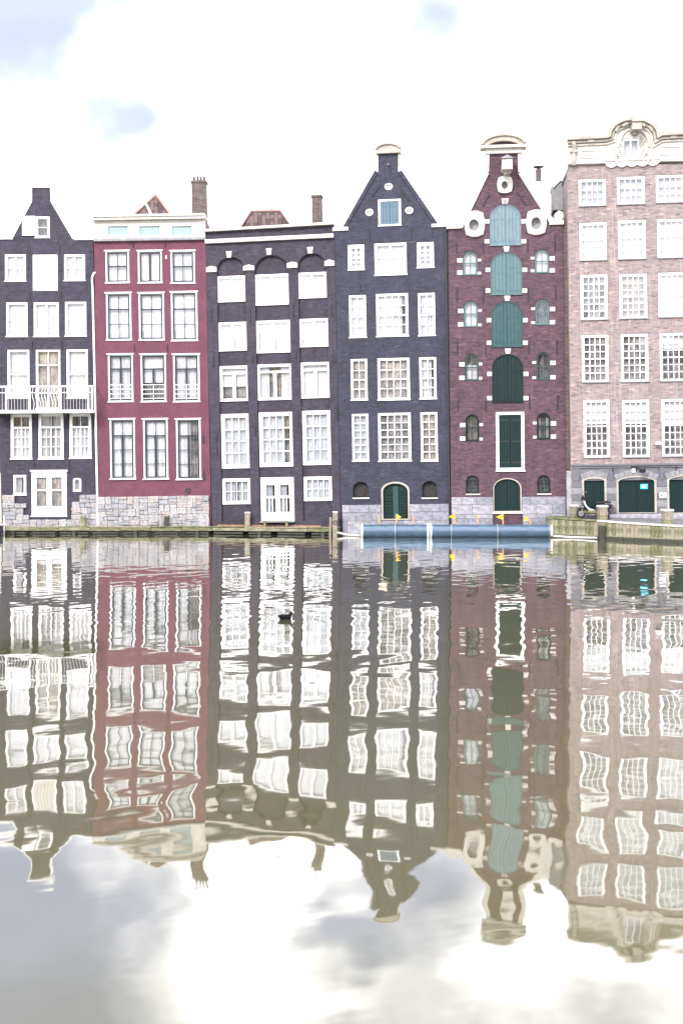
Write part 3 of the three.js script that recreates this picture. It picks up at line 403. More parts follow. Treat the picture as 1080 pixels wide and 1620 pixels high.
  anchors(h, [[211, 384, 211.2, 392], [262, 384, 262.2, 391], [213, 545, 213.3, 556], [265, 545, 265.4, 556], [322, 690, 322.3, 702], [323, 745, 323.3, 760]]);
}
// ---------------------------------------------------------------- house 3: dark purple with three arched bays
{
  const h = new House('canal_house', 'dark purple brick house with three tall round arched bays', 337, 0.12, 8, 1.2);
  const ZB = -0.13, bays = [[[343, 436], [351, 826], [397, 826], [387.5, 436]], [[402.5, 434], [411, 826], [466, 826], [456.5, 434]], [[471, 431], [479.5, 824], [526, 824], [516.5, 431]]].map((b, i) => { const p = h.poly(b), [tl, bl, br, tr] = p, apex = h.at([364, 428, 492][i], [407.5, 404.5, 401.5][i])[1], c = (tl[0] + tr[0]) / 2, r = (tr[0] - tl[0]) / 2, rise = r * 0.92, out = [bl, br, [tr[0], apex - rise]]; for (let k = 1; k < 14; k++) { const a = Math.PI * k / 14; out.push([c + r * Math.cos(a), apex - rise + rise * Math.sin(a)]); } out.push([tl[0], apex - rise]); return { out, holes: [] }; });
  const rows = [ // px rects per bay
    [[343.5, 436.4, 388, 478], [402.8, 433.6, 456.6, 483], [471.4, 430.7, 516.5, 472]], [[345, 509.6, 391, 555.5], [404.6, 506.8, 459.6, 558.4], [473.6, 504, 519.6, 549]], [[347.6, 578.7, 393.6, 635], [407.2, 576, 462.4, 633], [475.6, 573, 522, 630]],
    [[350.2, 654.7, 395.6, 741], [410, 652, 464.6, 738.5], [478.4, 649.5, 524, 735.7]], [[351.8, 757, 397, 797.7], null, [480.4, 754, 525.6, 792.5]]];
  rows.forEach((row, k) => row.forEach((p, i) => { if (!p) return; const wide = i === 1, into = bays[i].holes;
    const o = { z: ZB, into, fw: 0.13, deep: 0.0, sill: 0.06, sillOut: -0.01 };
    if (k < 2) win(h, p, { ...o, zones: [Z(1, 2, 1, true)], mw: 0.14, bw: 0.05, curtain: 'blind' });
    else if (k === 2) win(h, p, { ...o, fw: 0.14, zones: [Z(0.16, 1, 1), Z(0.84, 2, 1, true)], rail: 0.1, mw: 0.16, curtain: i === 2 ? 'full' : wide ? 'sides' : 'half', gap: 0.3, drop: 0.4, cm: M.cloth });
    else if (k === 3) win(h, p, { ...o, fw: 0.2, zones: [Z(0.25, wide ? 4 : 3, 1), Z(0.75, wide ? 4 : 3, 3)], bw: 0.035, rail: 0.06, curtain: wide ? 'left' : 'full', gap: 0.8, cm: M.cloth2 });
    else win(h, p, { ...o, fw: 0.16, zones: [Z(1, 4, 2)], curtain: i ? 'full' : 'sides', gap: 0.42, cm: M.cloth2 }); }));
  { // panelled double door
    const R = h.rect(412.3, 755, 466, 824, ZB), A = R.map((v, i) => v + (i < 2 ? 0.004 : -0.004)); bays[1].holes.push(rectPts(A[0] - 0.002, A[1] + 0.01, A[2] + 0.002, A[3] + 0.002)); const f = part(h.g, 'door', extr(rectPts(...A), [rectPts(A[0] + 0.14, A[1] + 0.1, A[2] - 0.14, A[3] - 0.24)], ZB - 0.12, ZB, 0.008), M.white), I = [A[0] + 0.14, A[1] + 0.1, A[2] - 0.14, A[3] - 0.24], m = (I[0] + I[2]) / 2;
    for (const [a, b] of [[I[0] + 0.004, m - 0.004], [m + 0.004, I[2] - 0.004]]) { const y = t => lerp(I[1], I[3], t), lights = [rectPts(a + 0.14, y(0.62), b - 0.14, y(0.92)), rectPts(a + 0.12, y(0.18), lerp(a, b, 0.36), y(0.56)), rectPts(lerp(a, b, 0.42), y(0.18), lerp(a, b, 0.60), y(0.56)), rectPts(lerp(a, b, 0.66), y(0.18), b - 0.12, y(0.56))];
      part(f, 'leaf', extr(rectPts(a, I[1] + 0.004, b, I[3] - 0.004), lights, ZB - 0.1, ZB - 0.04, 0.006), M.white);
      for (const q of lights) { const p = part(f, 'pane', paneGeo, M.glass, [(q[0][0] + q[1][0]) / 2, (q[0][1] + q[2][1]) / 2, ZB - 0.07]); p.scale.set(q[1][0] - q[0][0], q[2][1] - q[0][1], 1); }
      const c = part(f, 'curtain', clothGeo, M.cloth2, [lerp(a, b, 0.32), (I[1] + I[3]) / 2, ZB - 0.2]); c.scale.set((b - a) * 0.6, I[3] - I[1], 1); }
    part(f, 'threshold', spanBox(A[0] - 0.02, A[2] + 0.02, A[1] - 0.08, A[1] - 0.004, ZB, 0.12, 0.01), M.ashlar[1]);
  }
  part(h.g, 'wall', extr(h.poly([[337, 878], [540, 878], [528, 355], [324.5, 367]]), bays.map(b => b.out), -0.14, 0), M.purple);
  for (const b of bays) part(h.g, 'bay_panel', extr([[b.out[0][0] - 0.1, b.out[0][1] - 0.1], [b.out[1][0] + 0.1, b.out[1][1] - 0.1], ...b.out.slice(2).map(([x, y], k, l) => [x + (k < l.length / 2 ? 0.1 : -0.1), y + 0.1])], b.holes, -0.42, ZB - 0.012), M.purple);
  for (const b of bays) part(h.g, 'arch_ring', extr(band(b.out.slice(2), -0.2, -0.03), null, -0.02, 0.03), M.purple);
  const wedge = (x0, y0, x1, y1) => { const [a, b, c, d] = h.rect(x0, y0, x1, y1); part(h.g, 'keystone', extr([[a + 0.05, b], [c - 0.05, b], [c, d], [a, d]], null, -0.02, 0.09, 0.012), M.ivory); };
  wedge(358, 397.7, 367.4, 408); wedge(421, 393, 430.5, 403.6); wedge(485.7, 391, 495.7, 401.4);
  for (const [x0, y0, x1, y1] of [[326.5, 420.6, 343, 430.7], [384.8, 418.6, 402.6, 428], [453.8, 414, 470.8, 424], [513.2, 410.6, 529, 421]]) { const [a, b, c, d] = h.rect(x0, y0, x1, y1), m = (a + c) / 2; const im = part(h.g, 'impost', extr([[a, b], [c, b], [c, d - 0.08], [m, d], [a, d - 0.08]], null, -0.02, 0.07, 0.012), M.ivory); part(im, 'rosette', new THREE.CylinderGeometry(0.045, 0.05, 0.03, 8).rotateX(Math.PI / 2).translate(m, (b + d) / 2 - 0.02, 0.082), M.ivory); }
  const L = h.at(325.5, 372)[0], Rr = h.at(527, 360)[0], vt = h.at(426, 361)[1], slope = (h.at(527, 354)[1] - h.at(325, 366)[1]) / (Rr - L);
  const lineAt = (y0, y1, zz, out, nm) => part(h.g, nm, extr([[L - 0.02, h.at(326, y1[0])[1]], [Rr + 0.02, h.at(527, y1[1])[1]], [Rr + 0.02, h.at(527, y0[1])[1]], [L - 0.02, h.at(326, y0[0])[1]]], null, zz, out, 0.012), M.ivory);
  lineAt([363.5, 352], [367.5, 356], -0.45, 0.22, 'coping'); lineAt([379.5, 370], [386, 376.5], -0.02, 0.16, 'cornice_moulding');
  shell(h, h.at(331, 600)[0], h.at(533, 600)[0], -0.8, vt - 0.5, 9, M.purple, [494, 567, 643, 749].map(y => h.at(430, y)[1]), -0.44);
  const rf = part(h.g, 'roof', spanBox(h.at(331, 600)[0], h.at(533, 600)[0], vt - 0.5, vt - 0.36, -9, -0.15), M.lead);
  { const P = h.poly([[382, 359], [460, 358], [443, 334], [398, 334.5]], -2.6); part(rf, 'dormer', extr([[P[0][0], P[0][1] - 0.5], [P[1][0], P[1][1] - 0.5], P[1], P[2], P[3], P[0]], null, -4.5, -2.66), M.tile2); tiledSlope(rf, [[P[0][0], P[0][1] - 0.3], [P[1][0], P[1][1] - 0.3], P[2], P[3]], () => -2.66, 0.19, M.tile, M.tile2);
    part(rf, 'ridge', extr(band([P[0], P[3], P[2], P[1]], -0.01, 0.07), null, -2.7, -2.55), M.ridgeTile); const e = h.poly([[420, 334], [428, 331], [437, 331.5], [446, 335], [453, 341]], -2.9); part(rf, 'ridge', extr(band(e, 0.0, 0.1), null, -3.2, -2.9), M.ivory); }
  { const c = chimney(rf, h, 493, 308, 508, 352, -1.8, 0.8, M.umber, []), [u, v] = h.at(499.5, 307, -2.0), t = h.at(499.5, 283, -2.0)[1]; part(c, 'flue_pipe', new THREE.CylinderGeometry(0.05, 0.05, t - v, 8).translate(u, (t + v) / 2, -2.0), M.steel); }
  anchors(h, [[335, 488, 335.5, 510], [396, 488, 396.5, 508], [464, 480, 464.5, 503], [524, 480, 524.5, 500], [338, 565, 338.3, 580], [400, 560, 400.3, 576], [468, 555, 468.3, 574], [528, 558, 528.3, 575], [343, 690, 343.3, 720], [404, 675, 404.3, 690], [472, 650, 472.3, 672], [533, 640, 533.3, 665]]);
}
// ---------------------------------------------------------------- house 4: navy neck gable
{
  const h = new House('canal_house', 'navy blue brick neck gable house with white cross windows', 540, 1.0, 7, 1.0);
  const gable = [[710.5, 358], [688, 356], [630.6, 272], [630.6, 243], [597, 243.5], [597, 272], [546.4, 361], [527.5, 363]];
  win(h, [550, 386.7, 576, 428], { zones: [Z(1, 2, 4)], fw: 0.19, bw: 0.07, curtain: 'full' }); win(h, [659, 382.8, 686, 424.4], { zones: [Z(1, 2, 4)], fw: 0.19, bw: 0.07, curtain: 'full' });
  win(h, [592, 384, 643, 436], { zones: [Z(0.42, 2, 1, true), Z(0.58, 2, 1, true)], fw: 0.14, mw: 0.12, rail: 0.05, curtain: 'blind', cm: M.cloth });
  const side = (r, c, o = {}) => ({ zones: [Z(0.5, 2, r / 2), Z(0.5, 2, r / 2)], fw: 0.12, rail: 0.05, bw: 0.032, curtain: c, ...o }), mid = (r, c, o = {}) => ({ zones: [Z(0.5, 4, r / 2), Z(0.5, 4, r / 2)], fw: 0.13, rail: 0.055, bw: 0.032, curtain: c, ...o });
  win(h, [552, 466.7, 579, 535], side(4, 'full')); win(h, [594.7, 464, 645.5, 533], mid(4, 'left', { gap: 0.86 })); win(h, [661, 463, 688, 532], side(4, 'full'));
  win(h, [554.7, 567.5, 581, 634], side(4, 'full', { cm: M.cloth3 })); win(h, [597, 566, 648, 633.6], mid(4, 'full', { cm: M.cloth3 })); win(h, [663, 564.7, 690, 632], side(4, 'left', { gap: 0.8 }));
  win(h, [556.7, 654.4, 583, 730.5], side(6, 'full', { cm: M.cloth2 })); win(h, [598, 652.8, 650, 730.5], mid(6, 'full', { cm: M.cloth4 })); win(h, [665, 651.7, 692, 730.5], side(6, 'full', { cm: M.cloth3 }));
  { // blue loft shutters in the gable
    const R = h.rect(598, 315, 634, 358), A = R.map((v, i) => v + (i < 2 ? 0.003 : -0.003)), I = [A[0] + 0.1, A[1] + 0.1, A[2] - 0.1, A[3] - 0.1]; h.holes.push(rectPts(...R)); const f = part(h.g, 'loft_frame', extr(rectPts(...A), [rectPts(...I)], -0.12, 0.0, 0.008), M.white); leaves(h, rectPts(...I), I, -0.04, M.blueBoard, { planks: 3, straps: [0.2, 0.8], name: 'shutter' }); part(f, 'sill', spanBox(A[0] - 0.03, A[2] + 0.03, A[1], A[1] + 0.06, 0.002, 0.06, 0.01), M.white); }
  for (const [x, y] of [[614.4, 295.3], [584, 336], [647, 333]]) { const [u, v] = h.at(x, y); h.holes.push(ovalPts(u, v, 0.205, 0.18)); const o = part(h.g, 'oval_window', extr(ovalPts(u, v, 0.2, 0.175, 24), [ovalPts(u, v, 0.12, 0.10)], -0.1, 0.03, 0.012), M.white); part(o, 'pane', new THREE.CircleGeometry(0.14, 20).translate(u, v, -0.03), M.glass); part(o, 'glazing_bars', merge([spanBox(u - 0.012, u + 0.012, v - 0.12, v + 0.12, -0.025, -0.005), spanBox(u - 0.13, u + 0.13, v - 0.012, v + 0.012, -0.024, -0.008)]), M.white); }
  for (const p of [[558, 762, 583, 787], [667, 761, 691, 787]]) { const R = h.rect(...p); h.holes.push(archPts(...R, (R[2] - R[0]) * 0.45)); const w = part(h.g, 'cellar_window', extr(archPts(R[0] + 0.003, R[1] + 0.003, R[2] - 0.003, R[3] - 0.003, (R[2] - R[0]) * 0.45), [archPts(R[0] + 0.05, R[1] + 0.05, R[2] - 0.05, R[3] - 0.05, (R[2] - R[0]) * 0.4)], -0.24, -0.16), M.green); for (let k = 0; k < 7; k++) { const x = lerp(R[0] + 0.06, R[2] - 0.06, k / 6); part(w, 'louvre', bar([x, R[1] + 0.03, -0.2], [x, R[3] - 0.03 - Math.abs(k - 3) * 0.06, -0.2], 0.012, 5), M.slateBoard); } part(w, 'shutter_board', extr(archPts(R[0] + 0.04, R[1] + 0.04, R[2] - 0.04, R[3] - 0.04, (R[2] - R[0]) * 0.42), null, -0.28, -0.242), M.slateBoard); part(w, 'sill', spanBox(R[0] - 0.03, R[2] + 0.03, R[1] - 0.075, R[1] - 0.002, -0.2, 0.05, 0.01), M.ivory); }
  const RD = h.rect(602.8, 762, 647.8, 823), rise = (RD[2] - RD[0]) * 0.3; h.holes.push(archPts(...RD, rise));
  { const A = [RD[0] + 0.004, RD[1] + 0.004, RD[2] - 0.004, RD[3] - 0.004], I = [A[0] + 0.09, A[1] + 0.06, A[2] - 0.09, A[3] - 0.09]; part(h.g, 'door_frame', extr(archPts(...A, rise), [archPts(...I, rise * 0.93)], -0.2, 0.03, 0.012), M.cream); const m = (I[0] + I[2]) / 2, pts = archPts(...I, rise * 0.93);
    for (const [a, b, dk] of [[I[0] + 0.004, m - 0.004, 0], [m + 0.004, I[2] - 0.004, 1]]) { const lf = part(h.g, 'door', extr(clipRect(pts, a, I[1], b, I[3]), null, -0.2, -0.14), M.green); for (let k = 0; k < 9; k++) { const y = lerp(I[1] + 0.1, I[3] - 0.42, k / 8); part(lf, 'slat', spanBox(a + (dk ? 0.14 : 0.06), b - (dk ? 0.06 : 0.14), y, y + 0.12, -0.139, -0.115 + (k % 2) * 0.008, 0.01), M.green); } part(lf, 'stile', spanBox(dk ? a : b - 0.12, dk ? a + 0.12 : b, I[1] + 0.02, I[3] - 0.14, -0.139, -0.10, 0.01), M.tealDeep); } }
  part(h.g, 'wall', extr(h.poly([[541, 878], [711.5, 878], ...gable]), h.holes, -0.32, 0), M.navy);
  { const G = h.poly(gable); part(h.g, 'coping', extr(band(G.slice(1, 3), -0.16, 0.03), null, -0.36, 0.05), M.navy); part(h.g, 'coping', extr(band(G.slice(5, 7), -0.16, 0.03), null, -0.36, 0.05), M.navy); for (const [a, b] of [[2, 4], [4, 6]]) part(h.g, 'coping', extr(band(G.slice(a, b), -0.01, 0.03), null, -0.34, 0.03), M.ivory);
    for (const [a, b, y0, y1] of [[526, 551, 360, 366], [682, 706, 354.5, 360]]) part(h.g, 'coping_stone', spanBox(h.at(a, y1)[0], h.at(b, y1)[0], h.at(a, y1)[1], h.at(a, y0)[1], -0.4, 0.08, 0.02), M.ivory);
    const [a, b, c, d] = h.rect(592.8, 226, 634, 243), n = 14, arc = []; for (let i = 0; i <= n; i++) { const t = -1 + 2 * i / n; arc.push([lerp(a, c, i / n), b + 0.17 + (d - b - 0.17) * Math.sqrt(1 - 0.93 * t * t) ]); }
    const cap = part(h.g, 'pediment', extr([[a, b + 0.12], [c, b + 0.12], ...arc.slice().reverse()], null, -0.4, 0.1, 0.015), M.cream); part(cap, 'moulding', extr(band(arc, -0.11, 0.0), null, -0.42, 0.19, 0.015), M.cream); part(cap, 'base_moulding', spanBox(a + 0.03, c - 0.03, b - 0.01, b + 0.14, -0.41, 0.15, 0.02), M.cream);
    shell(h, h.at(535, 600)[0], h.at(703, 600)[0], -0.8, h.at(620, 370)[1], 9, M.navy, [376, 452, 553, 645, 748].map(y => h.at(620, y)[1]));
    gableRoof(h, [h.at(533, 372), h.at(548, 366), h.at(614, 278), h.at(684, 362), h.at(700, 370)], -0.36, 9, M.tile2); }
  { const v = y => h.at(620, y)[1], u = x => h.at(x, 815)[0], low = [-0.5, 0, RD[1] - 0.02], up = [RD[1] - 0.02, v(810), v(798)];
    courses(h, u(541.5), u(711), low, 0.85, 0.005, 0.06, ashlarGeo, M.ashlar, 71, null, 0.014); courses(h, u(541.5), RD[0], up, 0.85, 0.005, 0.06, ashlarGeo, M.ashlar, 72, null, 0.014); courses(h, RD[2], u(711), up, 0.85, 0.005, 0.06, ashlarGeo, M.ashlar, 73, null, 0.014); }
  part(h.g, 'downpipe', tube([h.at(705, 362).concat(0.06), h.at(707, 560).concat(0.06), h.at(711, 830).concat(0.06)], 0.05, 30, 7), M.iron);
  { const [u, v] = h.at(614.5, 262); const b = part(h.g, 'hoist_hook', bar([u, v, 0], [u, v, 0.3], 0.03, 6), M.steel); part(b, 'hook', bar([u, v, 0.27], [u, v - 0.5, 0.27], 0.02, 5), M.iron); }
  anchors(h, [[588, 311, 599, 296], [632.5, 296, 646.5, 317], [584, 361, 584, 382], [650, 358, 650, 380], [584.5, 345, 584.6, 352], [570, 450, 570.2, 461]]);
}
// ---------------------------------------------------------------- house 5: plum warehouse with teal shutters
{
  const h = new House('warehouse', 'plum brick warehouse with teal arched shutters and white scroll gable', 713.5, 1.75, 5, 0.6);
  const gable = [[890, 353], [872, 350], [823, 273], [822, 243], [770, 243], [769, 273], [727, 360], [709, 361]];
  const quoins = (l, list) => { for (const [x0, y0, x1, y1] of list) { const [a, b, c, d] = h.rect(x0, y0, x1, y1); part(h.g, 'dressed_stone', spanBox(a, c, b, d, -0.06, 0.035, 0.012), M.ivory); } };
  const key = (x, y) => { const [a, b, c, d] = h.rect(x - 5, y - 8.5, x + 5, y); part(h.g, 'keystone', extr([[a + 0.05, b], [c - 0.05, b], [c, d], [a, d]], null, -0.06, 0.06, 0.012), M.ivory); };
  [[774, 323, 823.6, 387.5, M.tealBlue], [775.5, 399, 825, 465.5, M.teal], [777, 477, 826, 548, M.tealDeep], [778, 560.5, 827, 635.5, M.green]].forEach(([x0, y0, x1, y1, m], i) => {
    const R = h.rect(x0, y0, x1, y1), rise = (R[2] - R[0]) * 0.44, A = R.map((v, k) => v + (k < 2 ? 0.004 : -0.004)), I = [A[0] + 0.05, A[1] + 0.03, A[2] - 0.05, A[3] - 0.05]; h.holes.push(archPts(...R, rise));
    part(h.g, 'shutter_frame', extr(archPts(...A, rise), [archPts(...I, rise * 0.95)], -0.12, 0.0, 0.006), m); leaves(h, archPts(...I, rise * 0.95), I, -0.03, m, { planks: 4, straps: [0.09, 0.66] });
    part(h.g, 'sill', spanBox(A[0] - 0.02, A[2] + 0.02, A[1] - 0.05, A[1] - 0.004, -0.1, 0.06, 0.01), m);
    key((x0 + x1) / 2 + 0.3, y0 - 0.5); const s = y0 + (y1 - y0) * 0.37;
    quoins(h, [[x0 - 8, s, x0 - 0.4, s + 7], [x1 + 0.4, s, x1 + 8.3, s + 7], [x0 - 8, y1 - 9, x0 - 0.4, y1 - 2], [x1 + 0.4, y1 - 9, x1 + 8.3, y1 - 2]]);
    const arc = archPts(...R, rise).slice(2); part(h.g, 'brick_arch', extr(band(arc, -0.30, -0.01), null, -0.05, 0.012), M.plum);
  });
  { // framed hoist door
    const R = h.rect(784, 651.7, 829, 744.7), A = R.map((v, i) => v + (i < 2 ? 0.003 : -0.003)), I = [A[0] + 0.15, A[1] + 0.14, A[2] - 0.15, A[3] - 0.14]; h.holes.push(rectPts(...R)); const f = part(h.g, 'door_frame', extr(rectPts(...A), [rectPts(...I)], -0.13, 0.02, 0.01), M.white); leaves(h, rectPts(...I), I, -0.03, M.green, { planks: 4, straps: [0.1, 0.5, 0.9], name: 'door', strapMat: M.iron }); part(f, 'sill', spanBox(A[0] - 0.04, A[2] + 0.04, A[1] - 0.05, A[1] - 0.002, -0.1, 0.08, 0.01), M.white); }
  const RD = h.rect(779.7, 756, 824.5, 809.5), rd = (RD[2] - RD[0]) * 0.36; h.holes.push(archPts(...RD, rd));
  { const A = [RD[0] + 0.004, RD[1] + 0.004, RD[2] - 0.004, RD[3] - 0.004], I = [A[0] + 0.04, A[1] + 0.03, A[2] - 0.06, A[3] - 0.05]; part(h.g, 'door_frame', extr(archPts(...A, rd), [archPts(...I, rd * 0.95)], -0.18, 0.02), M.cream); leaves(h, archPts(...I, rd * 0.95), I, -0.1, M.green, { planks: 4, straps: [0.15], name: 'door' }); part(h.g, 'door_sill', spanBox(A[0] - 0.04, A[2] + 0.04, A[1] - 0.11, A[1] - 0.004, -0.15, 0.08, 0.015), M.ivory); }
  const wo = { arch: true, rise: 0.5, fw: 0.075, frame: M.teal, bw: 0.03, rail: 0.05, deep: 0.05, sill: 0.03, sillOut: 0.0 };
  [[[731.7, 396.7, 754.7, 435.6], [845, 394, 868, 432]], [[733, 475.6, 755.5, 517.5], [846, 473, 868.5, 514]], [[735, 560, 756.4, 602], [847.6, 557, 869.4, 601]], [[736, 656, 757.4, 698], [848.6, 653.6, 870, 695]]].forEach((row, k) => row.forEach((p, i) => {
    win(h, p, { ...wo, frame: [M.teal, M.teal, M.tealDeep, M.green][k], zones: [Z(0.5, 2, 1), Z(0.5, 2, 1)], curtain: k < 1 || (k === 1 && !i) ? 'full' : k === 2 && !i ? 'low' : k === 3 && i ? 'sides' : 'none', gap: 0.25 });
    const [x0, y0, x1, y1] = p, o = i ? [[-6.4, -1, 4.5], [1, 9, 7]] : [[-9, -1, 7], [1, 6, 4.5]];
    for (const [a, b, hh] of o) for (const [yy, up] of [[lerp(y0, y1, 0.36), 0], [y1 - 2, 1]]) { const X = a < 0 ? x0 : x1; quoins(h, [[X + (a < 0 ? a : 0.3), yy - hh * (up ? 0.8 : 0.3), X + (a < 0 ? -0.3 : b), yy + hh * (up ? 0.2 : 0.7)]]); }
    const R = h.rect(...p), arc = archPts(...R, (R[2] - R[0]) * 0.5).slice(2); part(h.g, 'brick_arch', extr(band(arc, -0.16, -0.01), null, -0.05, 0.010), M.plum);
  }));
  for (const p of [[736.5, 752, 757, 781], [849.4, 751.7, 869.6, 780.6]]) { const g = win(h, p, { arch: true, rise: 0.5, fw: 0.05, frame: M.green, bw: 0.03, deep: 0.1, zones: [Z(1, 3, 4)], curtain: 'none', sill: 0 }); part(g.w, 'sill', spanBox(g.R[0] - 0.02, g.R[2] + 0.06, g.R[1] - 0.07, g.R[1] - 0.002, -0.1, 0.05, 0.01), M.ivory); }
  const oculus = (x0, y0, x1, y1, cx, cy, rx, ry, lob) => { const [a, b, c, d] = h.rect(x0, y0, x1, y1), [ou, ov, oU, oV] = h.rect(cx - rx, cy - ry, cx + rx, cy + ry), hu = (ou + oU) / 2, hv = (ov + oV) / 2, ru = (oU - ou) / 2, rv = (oV - ov) / 2, mu = (a + c) / 2, mv = (b + d) / 2, pts = [], n = 64; for (let i = 0; i < n; i++) { const t = 2 * Math.PI * i / n, e = 3.6, ct = Math.cos(t), st = Math.sin(t), k = 1 + lob * Math.cos(8 * t); pts.push([mu + (c - a) / 2 * Math.sign(ct) * Math.abs(ct) ** (2 / e) * k, mv + (d - b) / 2 * Math.sign(st) * Math.abs(st) ** (2 / e) * k]); }
    h.holes.push(ovalPts(hu, hv, ru + 0.02, rv + 0.02, 24)); const o = part(h.g, 'oculus', extr(pts, [ovalPts(hu, hv, ru, rv, 24)], -0.03, 0.14, lob > 0.022 ? 0.03 : 0.012), M.ivory); part(o, 'rim', extr(ovalPts(hu, hv, ru * 1.22, rv * 1.2, 28), [ovalPts(hu, hv, ru * 0.98, rv * 0.98, 28)], -0.14, 0.17), M.ivory); part(o, 'shutter', extr(ovalPts(hu, hv, ru * 1.0, rv * 1.0, 24), null, -0.2, -0.145), M.lead); };
  oculus(734.5, 334.5, 766, 375, 749, 357, 8, 9.5, 0.025); oculus(832, 332.5, 863.4, 372, 847, 354, 8, 9.8, 0.025); oculus(786, 279.5, 810, 306, 797.5, 294, 5, 6.6, 0.02);
  key(797.5, 323);
  part(h.g, 'wall', extr(h.poly([[713.5, 878], [895, 878], ...gable]), h.holes, -0.32, 0), M.plum);
  { const G = h.poly(gable); for (const [a, b] of [[1, 3], [5, 7]]) part(h.g, 'coping', extr(band(G.slice(a, b), -0.08, 0.14), null, -0.4, 0.09, 0.015), M.ivory); for (const [a, b] of [[2, 4], [4, 6]]) part(h.g, 'coping', extr(band(G.slice(a, b), -0.12, 0.12), null, -0.39, 0.08, 0.015), M.ivory);
    for (const [x0, y0, x1, y1] of [[705.6, 355.5, 728.5, 362.5], [868, 349, 891, 356]]) { const [a, b, c, d] = h.rect(x0, y0, x1, y1); part(h.g, 'coping_stone', spanBox(a, c, b, d, -0.42, 0.13, 0.02), M.ivory); }
    for (const [x, y, s] of [[714.5, 349, 1], [883.5, 341.5, -1]]) { const [u, v] = h.at(x, y), pts = []; for (let i = 0; i <= 22; i++) { const t = i / 22, a = t * 4.4 * Math.PI + 0.6, r = 0.05 + 0.17 * t; pts.push([u - s * r * Math.cos(a), v + r * Math.sin(a), -0.1]); } const sc = part(h.g, 'scroll', tube(pts, 0.07, 60, 6), M.ivory); part(sc, 'scroll_body', extr(ovalPts(u, v, 0.23, 0.22, 18), null, -0.24, -0.06, 0.02), M.ivory); part(sc, 'scroll_tail', extr(band([[u + s * 0.1, v - 0.12], [u + s * 0.3, v - 0.16], [u + s * 0.42, v - 0.05]], -0.08, 0.08), null, -0.26, -0.08, 0.02), M.ivory); }
    const [a, b, c, d] = h.rect(760, 214, 831.5, 243), n = 18, arc = []; for (let i = 0; i <= n; i++) { const t = -1 + 2 * i / n; arc.push([lerp(a + 0.02, c - 0.02, i / n), b + 0.36 + (d - b - 0.36) * Math.sqrt(1 - 0.97 * t * t)]); }
    const cap = part(h.g, 'pediment', extr(band(arc, -0.34, 0.0), null, -0.42, 0.26, 0.02), M.cream); part(cap, 'moulding', extr(band(arc, -0.1, 0.03), null, -0.44, 0.36, 0.015), M.cream); part(cap, 'tympanum', extr([[a + 0.1, b + 0.3], [c - 0.1, b + 0.3], ...arc.map(([x, y]) => [x, y - 0.1]).slice(1, -1).reverse()], null, -0.4, 0.06), M.plum);
    part(cap, 'cornice', spanBox(a - 0.02, c + 0.02, b + 0.22, b + 0.37, -0.43, 0.34, 0.025), M.ivory); part(cap, 'frieze', spanBox(a + 0.2, c - 0.2, b - 0.02, b + 0.218, -0.41, 0.16, 0.02), M.ivory);
    shell(h, h.at(713, 600)[0], h.at(890, 600)[0], -0.8, h.at(800, 362)[1], 9, M.plum, [393, 455, 553, 645, 749].map(y => h.at(800, y)[1]));
    gableRoof(h, [h.at(711, 366), h.at(731, 362), h.at(797, 262), h.at(867, 352), h.at(888, 358)], -0.4, 9, M.tile2); }
  hoist(h, 789, 254, 812, 279, 0.95, M.ivory, M.lead);
  { // white rendered dormer and its flue behind the right shoulder
    const P = h.poly([[826, 336], [880, 350], [876, 288], [838, 287]], -3.5); const dm = part(h.g, 'dormer', extr(P, null, -6, -3.5, 0.02), M.white); const [u, v] = h.at(851.5, 288, -4), t = h.at(851.5, 268, -4)[1]; part(dm, 'flue', merge([new THREE.CylinderGeometry(0.16, 0.16, t - v, 12).translate(u, (t + v) / 2, -4), new THREE.CylinderGeometry(0.3, 0.26, 0.07, 12).translate(u, t + 0.12, -4), new THREE.CylinderGeometry(0.04, 0.04, 0.16, 6).translate(u, t + 0.04, -4)]), M.umber); }
  { const v = y => h.at(800, y)[1], u = x => h.at(x, 815)[0], low = [-0.5, 0, v(820), RD[1] - 0.12], up = [RD[1] - 0.12, v(798), v(786)];
    const d = 0.05; courses(h, u(713.8), u(894), low.slice(0, 2), 0.85, 0.005, d, ashlarGeo, M.ashlar, 81, null, 0.014); courses(h, u(713.8), RD[0] - 0.04, [0, ...low.slice(2)], 0.85, 0.005, d, ashlarGeo, M.ashlar, 85, null, 0.014); courses(h, RD[2] + 0.04, u(894), [0, ...low.slice(2)], 0.85, 0.005, d, ashlarGeo, M.ashlar, 86, null, 0.014); courses(h, u(713.8), RD[0] - 0.01, up, 0.8, 0.005, d, ashlarGeo, M.ashlar, 82, null, 0.014); courses(h, RD[2] + 0.01, u(894), up, 0.8, 0.005, d, ashlarGeo, M.ashlar, 83, null, 0.014); }
  anchors(h, [[722, 384, 722, 401], [764, 384, 764, 400], [722.5, 454, 722.8, 478], [764, 455, 764.3, 478], [723, 540, 723.3, 562], [768, 540, 768, 562], [724, 632, 724.3, 650], [768, 632, 768.3, 650], [834, 378, 834.3, 399], [877, 372, 877.3, 397], [835, 455, 835.3, 478], [878, 452, 878.4, 475], [836, 540, 836.3, 560], [880, 538, 880.3, 560], [837, 628, 837.3, 648], [881, 626, 881.4, 648], [763, 327, 773, 308], [819, 306, 832, 325]]);
}
